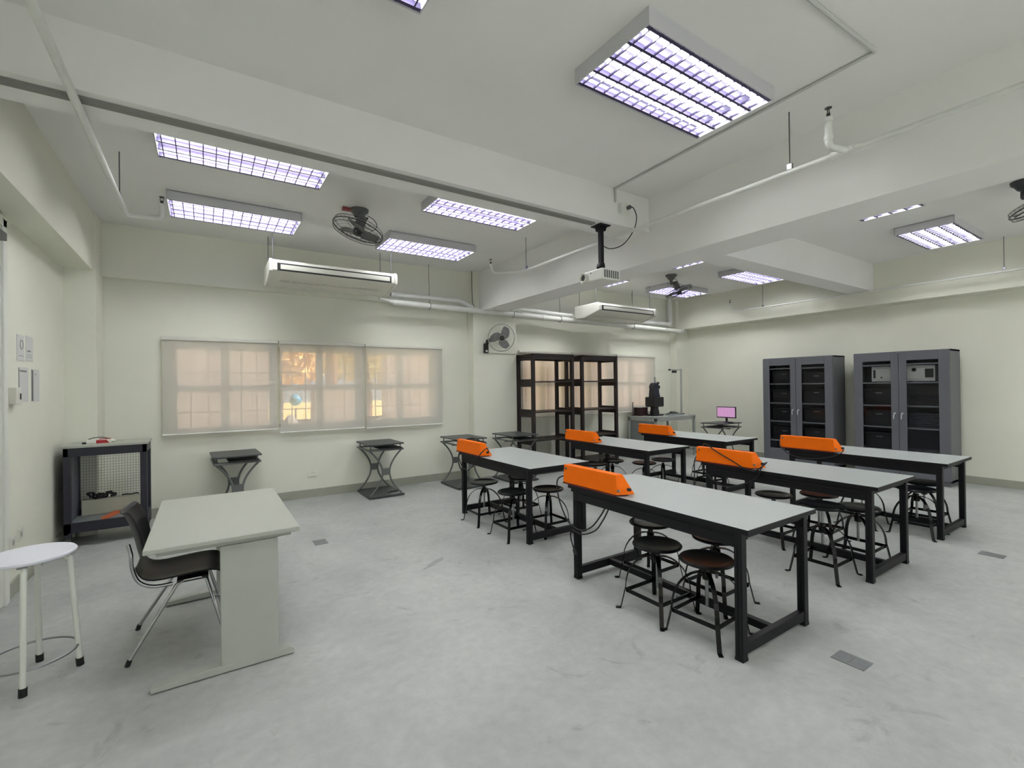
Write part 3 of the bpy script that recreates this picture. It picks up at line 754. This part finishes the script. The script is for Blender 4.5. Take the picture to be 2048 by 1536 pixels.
for i in range(6): b.box(-.12+.01*i, .13, -.2+.012*(i % 3), .2-.01*(i % 2), i*.026, i*.026+.022)
tag(b.make('folder_pile', M_DARK), 'pile of dark folders on the second shelf of the right cabinet', 'folders').location = (9.74, 2.64, 1.242)
b = MB()
for i in range(8): b.box(-.12, .13, -.2+.012*(i % 3), .19+.008*(i % 2), i*.03, i*.03+.024)
tag(b.make('equipment_pile', M_CABIN), 'pile of dark equipment on the third shelf of the right cabinet', 'equipment').location = (9.74, 2.64, .882)

# ------------------------------------------------------------------ black bookcases
def make_bookcase():
    t = thing('bookcase', '', 'bookcase'); w, d_, h, p = .985, .53, 2.225, .06
    for x in (0, w-p):
        for y in (0, d_-p): MB().box(x, x+p, y, y+p, 0, h).make('post', M_WOODK, t, bev=.003)
    for x in (0, w-p):
        for z0, z1 in ((2.11, h-.03), (1.62, 1.76), (1.06, 1.20), (.55, .68), (.06, .16)): MB().box(x+.01, x+p-.01, p, d_-p, z0, z1).make('side_rail', M_WOODK, t, bev=.002)
    for z in (1.70, 1.14, .62, .13): MB().box(.012, w-.012, .012, d_-.012, z, z+.022).make('shelf', M_WOODK, t, bev=.002)
    MB().box(.0, w, 0, d_, h-.03, h).make('top_board', M_WOODK, t, bev=.002)
    for y in (.01, d_-.035): MB().box(p, w-p, y, y+.025, h-.10, h-.03).make('top_rail', M_WOODK, t)
    return t
k0 = make_bookcase(); k0.location = (4.96, 6.87, 0); k0['label'] = 'left black open bookcase in front of the blinds, beside the pilaster'; k0['group'] = 'black open bookcases'
k0.rotation_euler = (0, 0, 0)
k1 = dup(k0, (6.14, 6.87, 0)); k1['label'] = 'right black open bookcase, next to the aluminium bench'

# ------------------------------------------------------------------ aluminium bench with robot arm and camera post
t = thing('aluminium_bench', 'grey aluminium framed bench in the far corner', 'bench', (8.05, 6.68, 0))
w, d_, h = 1.36, .77, .93
MB().box(-.01, w+.01, -.01, d_+.01, h-.03, h).make('bench_top', M_ALU, t, bev=.003)
for x in (0, w-.045):
    for y in (0, d_-.045):
        MB().box(x, x+.045, y, y+.045, 0, h-.03).box(x+.018, x+.027, y-.003, y, .02, h-.09).make('post', M_ALU, t, bev=.002)
MB().box(0, w, 0, .045, h-.10, h-.03).box(0, w, d_-.045, d_, h-.10, h-.03).box(0, .045, 0, d_, h-.10, h-.03).box(w-.045, w, 0, d_, h-.10, h-.03).box(0, w, d_-.045, d_, .12, .165).box(0, .045, 0, d_, .12, .165).box(w-.045, w, 0, d_, .12, .165).make('frame_rail', M_ALU, t, bev=.002)
MB().box(.018, .026, .045, d_-.045, .165, h-.10).make('side_panel', M_PANEL, t)
MB().box(.045, .55, d_-.03, d_-.022, .165, h-.10).make('back_panel', mat('dark green grey panel', (84, 92, 86), .5), t)
t = thing('robot_arm', 'dark blue and black robot arm standing on the aluminium bench', 'robot arm', (8.50, 7.08, .93))
MB().box(-.14, .16, -.12, .12, 0, .03).make('base_plate', M_DARK, t, bev=.004)
MB().lathe([(.10, .03), (.105, .06), (.085, .16), (.09, .21)], 24).make('base_column', M_DARK, t, smooth=True)
MB().box(-.17, .17, -.13, .13, .20, .42).make('shoulder', M_DARK, t, bev=.02)
MB().tube([(.16, -.02, .26), (.24, -.02, .26)], [.045, .03], 14).make('motor', M_DARK, t, smooth=True)
MB().prism([(-.12, .42), (.12, .42), (.06, .62), (-.09, .62)], 'y', -.07, .07).make('upper_arm', M_NAVY, t, bev=.012)
MB().tube([(-.10, -.085, .45), (-.16, -.085, .60), (-.10, -.085, .70)], .018, 10).make('linkage', M_DARK, t, smooth=True)
MB().prism([(-.12, .62), (.12, .60), (.14, .66), (.02, .73), (-.05, .74), (-.10, .69)], 'y', -.06, .06).make('forearm', M_NAVY, t, bev=.01)
MB().tube([(.02, 0, .66), (.14, 0, .74)], .03, 12).tube([(.12, 0, .60), (.14, 0, .56)], .02, 10).make('wrist', M_DARK, t, smooth=True)
MB().tube([(.04, 0, .71), (.02, 0, .80), (.02, 0, .87)], [.025, .018, .02], 12).make('gripper', M_STEEL, t, smooth=True)
t = thing('camera_post', 'thin pale post with a camera arm at the right end of the aluminium bench', 'camera stand', (9.32, 6.98, .93))
MB().box(-.10, .05, -.05, .05, 0, .02).make('foot_plate', M_DARK, t, bev=.003)
MB().box(-.018, .018, -.018, .018, .02, 1.06).make('post', M_ALU, t, bev=.002)
MB().box(-.40, .0, -.014, .014, 1.02, 1.05).make('arm', M_ALU, t, bev=.002)
MB().box(-.30, -.19, -.03, .03, .965, 1.02).make('camera', M_DARK, t, bev=.006)
MB().tube([(-.39, 0, 1.035), (-.43, 0, 1.035)], .02, 10).make('end_knob', M_DARK, t, smooth=True)
t = thing('linear_slide', 'flat grey slide unit lying on the bench between robot arm and post', 'slide unit', (8.95, 6.92, .93))
MB().box(-.22, .22, -.07, .07, 0, .035).make('slide_bed', M_PANEL, t, bev=.003)
MB().box(-.20, .15, -.012, .012, .035, .055).make('slide_rail', M_DARK, t)
MB().box(-.08, .02, -.05, .05, .055, .085).make('carriage', M_STEEL, t, bev=.003)
t = thing('control_box', 'dark reddish box with a white sheet on it, left end of the bench', 'box', (8.27, 7.28, .93))
MB().box(-.12, .12, -.10, .10, 0, .19).make('box_body', mat('dark maroon plastic', (52, 26, 28), .5), t, bev=.005)
MB().box(-.17, .22, -.11, .11, .19, .196).make('white_sheet', M_PAPER, t)
tag(MB().tube([(0, 0, 0), (-.01, 0, .31)], .010, 8).box(-.05, .03, -.03, .03, 0, .008).make('thin_rod', M_DARK, smooth=False), 'thin dark rod standing at the left end of the bench', 'rod').location = (8.11, 7.36, .93)

# ------------------------------------------------------------------ air conditioners
def make_ac():
    t = thing('air_conditioner', '', 'air conditioner')      # origin at the front left top; +x length, +y depth
    Lc = 1.64
    prof = [(.03, 0), (.66, 0), (.66, -.20), (.60, -.235), (.40, -.245), (.06, -.165), (.0, -.15), (-.012, -.14), (-.012, -.05), (.005, -.012)]
    MB().prism(prof, 'x', .03, Lc-.03).make('body', M_OFFW, t, bev=.004)
    pe = [(y*1.0+(.012 if y > .5 else -.012), z+(.006 if z > -.05 else -.012)) for y, z in prof]
    for x0, x1 in ((0, .045), (Lc-.045, Lc)): MB().prism(pe, 'x', x0, x1).make('end_cap', M_OFFW, t, bev=.014)
    MB().box(.09, Lc-.09, -.020, -.012, -.145, -.048).make('outlet_slot', M_FAND, t)
    MB().box(.125, Lc-.115, -.028, -.018, -.128, -.066).make('louvre_flap', M_OFFW, t, bev=.006)
    gr = MB()
    for i in range(18): gr.box(.15+i*.075, .19+i*.075, .25, .45, -.226-.02*0, -.222)
    gr.make('intake_grille', M_OFFW, t)
    return t
a0 = make_ac(); a0.location = (.68, 6.50, 3.27); a0['label'] = 'left white air conditioner hanging above the long blinds'; a0['group'] = 'hanging air conditioners'
a1 = dup(a0, (6.24, 6.50, 3.21)); a1['label'] = 'right white air conditioner hanging beyond the main beam'
def rods(x, y, z, lb):
    o = MB().tube([(x, y, z), (x, y, H)], .006, 6).make('hanger_rod', M_STEEL, loc=(x, y, z)); tag(o, lb, 'rod', 'thin hanger rods')
for nm, ax, az in (('left', .68, 3.27), ('right', 6.24, 3.21)):
    for x, s in ((ax+.05, 'left'), (ax+1.58, 'right')):
        for y, s2 in ((6.60, 'front'), (7.08, 'back')): rods(x, y, az, '%s %s rod holding the %s air conditioner' % (s2, s, nm))

# ------------------------------------------------------------------ pipes
def pipe(name, paths, label, m=M_PIPE, cat='pipe', fit=()):
    c = Vector(paths[0][0][0]); o = thing(name, label, cat, c)
    for pts, r in paths: MB().tube([Vector(p)-c for p in pts], r, 14).make('pipe_run', m, o, smooth=True)
    for p, q, r in fit: MB().tube([Vector(p)-c, Vector(q)-c], r, 14).make('fitting', m, o, smooth=True)
    return o
def bend(pts, rad=.06, n=5):
    P = [Vector(p) for p in pts]; out = [P[0]]
    for i in range(1, len(P)-1):
        a = (P[i-1]-P[i]).normalized(); b = (P[i+1]-P[i]).normalized()
        s, e = P[i]+a*rad, P[i]+b*rad
        for k in range(n+1):
            t_ = k/n; out.append(s*(1-t_)**2+P[i]*2*t_*(1-t_)+e*t_*t_)
    out.append(P[-1]); return out
def sprinkler(par, x, y, z, lb):
    o = bpy.data.objects.new('sprinkler_head', None); COL.objects.link(o); o.empty_display_size = .05
    o.parent = par; o.location = Vector((x, y, z))-par.location
    MB().tube([(0, 0, 0), (0, 0, .03)], .012, 10).make('socket', M_FAND, o, smooth=True)
    MB().tube([(-.012, 0, .03), (-.014, 0, .05), (0, 0, .065)], .003, 6).tube([(.012, 0, .03), (.014, 0, .05), (0, 0, .065)], .003, 6).make('frame_arms', M_FAND, o)
    MB().lathe([(.022, .065), (.022, .068)], 14).make('deflector', M_FAND, o)
# sprinkler pipes
pp = pipe('sprinkler_pipe', [(bend([(3.74, YB, 3.245), (3.74, 5.42, 3.245), (3.42, 5.66, 3.24), (3.40, 5.69, 3.36)], .05), .017)], 'thin white sprinkler pipe running alongside the deep main beam', fit=[((3.40, 5.69, 3.33), (3.40, 5.69, 3.37), .022), ((3.74, 1.38, 3.245), (3.74, 1.52, 3.245), .024)])
sprinkler(pp, 3.40, 5.69, 3.37, 'sprinkler head near the pilaster end of the main beam')
pp = pipe('sprinkler_branch', [(bend([(3.72, 1.425, 3.245), (3.55, 1.455, 3.235), (3.55, 1.455, 3.42)], .035), .023)], 'short white branch pipe with an upturned end near the big ceiling light', fit=[((3.55, 1.455, 3.40), (3.55, 1.455, 3.43), .028), ((3.55, 1.455, 3.28), (3.55, 1.455, 3.31), .028)])
sprinkler(pp, 3.55, 1.455, 3.43, 'sprinkler head nearest the viewer at the right')
pp = pipe('sprinkler_pipe', [(bend([(-.60, YB, 3.285), (-.60, 5.62, 3.285), (-.33, 5.58, 3.285), (-.33, 5.57, 3.42)], .04), .022)], 'white sprinkler pipe running down the left side of the ceiling', fit=[((-.33, 5.57, 3.40), (-.33, 5.57, 3.425), .028)])
sprinkler(pp, -.33, 5.57, 3.425, 'sprinkler head left of the long ceiling lights')
pp = pipe('sprinkler_pipe', [(bend([(9.62, YB, 3.21), (9.62, 5.85, 3.19), (9.62, 5.92, 3.38)], .05), .017)], 'white sprinkler pipe along the right wall beam', fit=[((9.62, 5.92, 3.34), (9.62, 5.92, 3.39), .024)])
sprinkler(pp, 9.62, 5.92, 3.39, 'sprinkler head at the end of the right wall pipe')
for x, y, z, lb in ((3.74, 1.80, 3.26, 'rod holding the main beam pipe, right of the big ceiling light'), (3.74, 5.30, 3.26, 'rod holding the main beam pipe near the pilaster'),
                    (-.60, 5.20, 3.30, 'rod holding the left ceiling pipe'), (9.62, 1.72, 3.22, 'near rod holding the right wall pipe'), (9.62, 5.2, 3.20, 'far rod holding the right wall pipe')):
    o = thing('pipe_hanger', lb, 'rod', (x, y, z), 0, 'pipe hangers')
    MB().tube([(0, 0, .02), (0, 0, H-z)], .0045, 6).make('rod', M_FAN, o)
    MB().box(-.012, .012, -.02, .02, .0, .045).make('clevis', M_STEEL, o, bev=.003)
# large pipes along the window wall
zz = lambda x: 3.0-(x-2.5)*.0105
pipe('drain_pipe', [([(2.52, 7.28, zz(2.5)), (9.80, 7.28, zz(9.8))], .050), ([(2.28, 7.20, 3.03), (2.42, 7.26, 3.02), (2.54, 7.28, 3.0)], [.014, .02, .045])], 'thick white pipe running along the window wall in front of the pilaster',
     fit=[((9.70, 7.28, zz(9.7)), (9.82, 7.28, zz(9.8)), .058), ((5.5, 7.28, zz(5.5)), (5.56, 7.28, zz(5.5)), .056)])
pipe('bypass_pipe', [(bend([(2.50, 7.30, 3.13), (3.72, 7.30, 3.135), (3.98, 7.29, 3.03)], .05), .038)], 'shorter white pipe above the thick wall pipe, left of the pilaster')
pipe('bypass_pipe', [(bend([(4.80, 7.28, 3.02), (4.84, 7.28, 3.09), (6.25, 7.28, 3.055)], .04), .036)], 'white pipe joining the right air conditioner beyond the pilaster')
pipe('riser_pipe', [(bend([(7.9, 7.20, 3.02), (8.15, 7.34, 3.08), (9.45, 7.38, 3.08), (9.45, 7.38, 3.70)], .09), .05)], 'white riser pipe turning up to the ceiling in the far corner')
for x, lb in ((3.15, 'hanger clip holding the two wall pipes left of the pilaster'), (4.82, 'hanger clip on the wall pipe right of the pilaster'), (5.95, 'hanger clip left of the right air conditioner'), (8.05, 'hanger clip right of the right air conditioner')):
    o = thing('pipe_clip', lb, 'clip', (x, 7.28, zz(x)), 0, 'pipe clips')
    MB().tube([(0, .058*math.cos(a), .058*math.sin(a)) for a in [i*math.pi/10 for i in range(20)]], .006, 6, closed=True).make('clip_ring', M_STEEL, o, smooth=True)
    MB().tube([(0, 0, .058), (0, .02, H-zz(x))], .004, 6).make('rod', M_FAN, o)
tag(MB().tube(spline([(4.0, 7.36, H), (4.0, 7.35, 3.2), (4.01, 7.33, 3.10), (4.04, 7.34, 3.06)], 4), .006, 6).make('hanging_wire', M_RUBBER, loc=(4.0, 7.36, 3.06)), 'thin dark wire hanging where the main beam meets the pilaster', 'wire')
# conduit and outlet box
o = thing('ceiling_conduit', 'thin painted conduit running over the ceiling to the outlet box', 'conduit', (3.62, 3.49, 3.6))
for p in ([(3.62, 3.485, 3.555), (3.62, 3.485, 3.69), (3.60, 3.44, 3.688), (3.50, 1.17, 3.688)], [(3.50, 1.17, 3.688), (2.0, 1.22, 3.688)]):
    MB().tube([Vector(q)-Vector((3.62, 3.49, 3.6)) for q in p], .011, 8).make('conduit_run', mat('grey painted conduit', (196, 198, 195), .6), o, smooth=True)
o = thing('outlet_box', 'small square outlet box on the cross beam beside the projector', 'outlet', (3.74, 3.50, 3.50))
MB().box(-.07, .06, -.05, 0, -.055, .055).make('box_body', M_WHITE, o, bev=.006)
MB().tube([(.02, -.05, .01), (.02, -.085, .01)], .022, 12).make('plug', M_FAN, o, smooth=True)

# ------------------------------------------------------------------ projector
t = thing('projector', 'white projector hanging on a black pole under the cross beam', 'projector', (3.53, 3.62, 3.33))
MB().box(-.075, .075, -.075, .075, -.012, 0).prism([(-.05, -.012), (.05, -.012), (.035, -.06), (-.035, -.06)], 'y', -.04, .04).make('ceiling_plate', M_BLACK, t, bev=.003)
MB().box(-.022, .022, -.022, .022, -.40, -.05).box(.024, .03, -.014, .014, -.38, -.06).make('pole', M_BLACK, t, bev=.003)
MB().prism([(-.03, -.40), (.025, -.40), (.03, -.47), (-.02, -.49), (-.045, -.44)], 'y', -.03, .03).make('tilt_bracket', M_BLACK, t, bev=.004)
MB().box(-.12, .14, -.14, .20, -.60, -.485).make('projector_body', M_WHITE, t, bev=.014)
MB().box(.0, .13, -.10, .10, -.486, -.480).make('mount_plate', M_BLACK, t)
v = MB()
for i in range(7): v.box(-.095+i*.031, -.078+i*.031, -.144, -.139, -.585, -.505)
v.make('vent_slots', M_FAN, t)
Mx = Matrix.Translation((-.12, .13, -.548)) @ zalign((-1, 0, 0))
MB().lathe([(.052, -.005), (.052, .025), (.046, .035), (.038, .03), (.034, .012)], 28, M=Mx).make('lens_ring', M_OFFW, t, smooth=True)
MB().lathe([(.0, .010), (.033, .010), (.030, .016), (.0, .018)], 24, M=Mx).make('lens', M_DARK, t, smooth=True)
MB().tube([(-.122, .03, -.515), (-.124, .03, -.515)], .007, 10).make('sensor', M_DARK, t)
cable([(3.56, 3.62, 3.12), (3.66, 3.60, 3.10), (3.80, 3.55, 3.16), (3.87, 3.47, 3.30), (3.86, 3.42, 3.42), (3.80, 3.405, 3.50), (3.76, 3.415, 3.51)], 'thin dark cord from the projector pole to the outlet box', r=.005, name='power_cord', parent=t)
cable([(3.50, 3.60, 2.92), (3.46, 3.58, 2.89), (3.45, 3.58, 2.84)], 'tiny cord curling from the pole bracket into the projector', r=.004, name='signal_cord', parent=t)

# ------------------------------------------------------------------ fans
def fan_head(t, c, n, r, blades_m, ring_m, up=None, nb=3, wires=30, a0=0):
    M = Matrix.Translation(c) @ zalign(n)
    def P(x, y, z): return M @ Vector((x, y, z))
    g = MB()
    for rr, z, th in ((r, .0, .006), (r*.97, .035, .003), (r*.97, -.035, .003), (r*.55, .06, .002), (r*.5, -.055, .002), (r*.22, .068, .003), (r*.25, -.06, .003)):
        g.tube([P(rr*math.cos(i*math.pi/20), rr*math.sin(i*math.pi/20), z) for i in range(40)], th, 6, closed=True)
    for k in range(wires):
        a = 2*math.pi*k/wires; ca, sa = math.cos(a), math.sin(a)
        g.tube([P(ca*r*.2, sa*r*.2, .068), P(ca*r*.6, sa*r*.6, .06), P(ca*r*.97, sa*r*.97, .035), P(ca*r, sa*r, 0), P(ca*r*.97, sa*r*.97, -.035), P(ca*r*.6, sa*r*.6, -.052), P(ca*r*.22, sa*r*.22, -.06)], .0011, 4, caps=False)
    g.make('guard', ring_m, t)
    for k in range(nb):
        a = a0+2*math.pi*k/nb; b = MB(); vs = []; top = []; rows = []
        for i in range(9):
            u = i/8; rr = .04+u*(r*.86-.04); wv = .05+.16*math.sin(math.pi*min(1, u*.8+.12))*r/.24*.55
            row = []
            for j in range(6):
                s = -1+2*j/5; an = a+u*.55+s*wv/max(rr, .06)*.62
                row.append(P(rr*math.cos(an), rr*math.sin(an), -.018*s+.004))
            rows.append(row)
        sh = sheet(rows, .003); sh.make('blade', blades_m, t, smooth=True)
    MB().lathe([(.0, .062), (.03, .06), (.044, .045), (.046, -.01), (.0, -.012)], 20, M=M).make('hub', M_FAND, t, smooth=True)
    MB().lathe([(.05, -.045), (.055, -.07), (.055, -.14), (.035, -.17), (.0, -.175)], 20, M=M).make('motor', ring_m if False else M_FAN, t, smooth=True)
def ceil_fan(x, y, c, n, lb, mm, dk, red=False, r=.25):
    t = thing('orbit_fan', lb, 'fan', (x, y, H), 0, 'ceiling fans')
    c = Vector(c)-Vector((x, y, H))
    MB().lathe([(.105, 0), (.10, -.03), (.075, -.05), (.05, -.09), (.03, -.10)], 24).make('ceiling_cap', mm, t, smooth=True)
    n = Vector(n).normalized(); back = c-n*.12
    MB().tube([(0, 0, -.08), (0, 0, -.16), back+Vector((0, 0, .05)), back], [.032, .034, .04, .045], 12).make('yoke', mm, t, smooth=True)
    MB().tube([back+Vector((-.07, 0, .03)), back+Vector((.07, 0, .03))], .014, 10).make('pivot_bolt', dk, t, smooth=True)
    MB().tube(spline([(.09, 0, -.05), (.17, 0, -.09), (.20, -.01, -.16), (.15, -.02, -.22), (.08, -.01, -.20)], 6), .0045, 6).make('cord_loop', dk, t, smooth=True)
    if red: MB().box(-.19, -.10, -.03, .03, -.035, -.008).make('red_tab', mat('faded red', (150, 70, 70), .6), t)
    fan_head(t, c, n, r, mm, dk)
    return t
ceil_fan(1.51, 5.47, (1.395, 5.11, 3.34), (-.30, -.0, -.95), 'grey ceiling fan with a red tab between the two left pairs of lights', M_FAN, M_FAND, red=True, r=.265)
ceil_fan(7.39, 5.72, (7.47, 5.62, 3.38), (.26, -.22, -.94), 'ceiling fan silhouetted against the far corner light', M_FAN, M_FAND, r=.25)
ceil_fan(7.13, 1.12, (7.02, .97, 3.40), (.10, -.36, -.92), 'dark ceiling fan cut off by the right edge of the picture', mat('dark grey fan body', (60, 60, 66), .4), M_FAND, r=.26)
t = thing('wall_fan', 'black and grey wall fan mounted on the pilaster', 'fan', (4.28, 7.38, 2.34))
MB().box(-.05, .05, -.03, 0, -.10, .08).make('wall_bracket', M_FAND, t, bev=.012)
MB().tube([(0, -.03, .04), (.0, -.08, .12), (.06, -.10, .14), (.14, -.11, .15)], [.03, .035, .04, .04], 12).make('arm', M_FAND, t, smooth=True)
MB().tube([(0, -.035, -.06), (0, -.045, -.06)], .02, 12).make('switch_knob', M_OFFW, t, smooth=True)
fan_head(t, Vector((.17, -.28, .165)), Vector((-.38, -1, -.18)).normalized(), .245, M_BLADE, mat('pale fan wire', (168, 170, 160), .4), wires=40, a0=.6)
MB().tube([(.05, -.01, -.09), (.30, -.008, -.10), (.64, -.008, -.10)], .005, 6).make('cord', M_BASE, t)

# ------------------------------------------------------------------ small wall and floor items
for y, z, w_, h_, lb, st in ((5.66, 2.02, .19, .22, 'upper left paper on the left wall, with a round drawing', 0), (5.90, 2.03, .20, .22, 'upper right paper on the left wall', 1),
                         (5.73, 1.705, .26, .30, 'lower left paper on the left wall, dark heading line', 2), (6.07, 1.70, .24, .30, 'lower right paper on the left wall, with a dark left edge', 3)):
    t = thing('paper_notice', lb, 'paper', (XL, y, z), 0, 'paper notices on the left wall')
    MB().box(.0, .003, -w_/2, w_/2, -h_/2, h_/2).make('sheet', M_PAPER, t)
    p = MB()
    if st == 0: p.tube([(.0035, .02+.035*math.cos(i*math.pi/8), .03+.04*math.sin(i*math.pi/8)) for i in range(16)], .003, 4, closed=True); p.box(.003, .004, -.05, .07, -.07, -.066)
    if st == 1: p.box(.003, .004, -.06, .03, -.03, -.018); p.box(.003, .004, -.07, .07, -.06, -.057); p.box(.003, .004, -.07, .07, -.08, -.077)
    if st == 2: p.box(.003, .004, -.10, .08, .11, .125); p.box(.003, .006, -.13, -.125, -.14, .14)
    if st == 3: p.box(.003, .012, -.12, -.108, -.14, .14); p.box(.003, .004, -.02, .03, .10, .106)
    p.make('print', M_INK, t)
t = thing('wall_switch', 'pale switch box by the door frame', 'switch', (XL, 5.41, 1.61))
MB().box(0, .05, -.06, .06, -.07, .07).make('switch_box', M_OFFW, t, bev=.006)
MB().box(.05, .056, .02, .035, -.03, .02).make('rocker', M_FAND, t)
for y, z, lb in ((5.40, .42, 'left socket plate low on the left wall'), (5.60, .44, 'right socket plate low on the left wall')):
    t = thing('wall_socket', lb, 'socket', (XL, y, z), 0, 'wall sockets'); MB().box(0, .012, -.06, .06, -.05, .05).make('plate', M_OFFW, t, bev=.003); MB().box(.012, .014, -.02, .02, -.02, .02).make('socket_face', M_BASE, t)
t = thing('wall_socket', 'socket plate low on the window wall between two small desks', 'socket', (1.35, YW, .34), 0, 'wall sockets'); MB().box(-.065, .065, -.01, 0, -.04, .04).make('plate', M_WALL, t, bev=.003)
MB().box(-.06, .06, -.012, -.01, -.033, -.028).box(-.02, .03, -.012, -.01, .03, .035).make('plate_lines', M_BASE, t)
for (x, y, a, lb) in ((1.015, 5.31, 0, 'metal floor plate beyond the teacher desk'), (3.165, 1.22, 0, 'metal floor plate in the near right foreground'), (6.15, 1.21, 0, 'metal floor plate near the right edge')):
    t = thing('floor_plate', lb, 'floor plate', (x, y, 0), R(a), 'metal floor plates')
    MB().box(-.065, .065, -.085, .085, 0, .004).make('plate', M_PLATE, t, bev=.001)
    MB().box(-.045, .045, -.003, .003, .004, .0055).make('lid_slot', M_PLATE, t)
b = MB(); b._mk([(-.13, -.10, .0015), (.02, -.03, .0015), (.15, .05, .0015), (.16, .10, .0015), (.05, .06, .0015), (-.08, -.05, .0015), (-.13, -.10, 0), (.02, -.03, 0), (.15, .05, 0), (.16, .10, 0), (.05, .06, 0), (-.08, -.05, 0)],
              [(0, 1, 2, 3, 4, 5), (6, 11, 10, 9, 8, 7)]+[(i, (i+1) % 6, 6+(i+1) % 6, 6+i) for i in range(6)])
tag(b.make('scuff_mark', mat('scuffed coating', (150, 152, 150), .7, noise=.2, nscale=40)), 'grey scrape mark on the floor left of the nearest table', 'floor mark').location = (1.74, 4.05, 0)
tag(MB().lathe([(.04, 0), (.035, -.02), (.0, -.022)], 14).make('ceiling_dot', mat('faded pink', (210, 140, 138), .7), smooth=True), 'small faded pink mark on the ceiling near the cross beam', 'mark').location = (1.58, 4.60, H)
tag(MB().lathe([(.05, 0), (.045, -.025), (.0, -.03)], 14).make('ceiling_dot', mat('faded red mark', (170, 90, 80), .7), smooth=True), 'small reddish spot on the ceiling by the far right lights', 'mark').location = (7.62, 4.66, H)
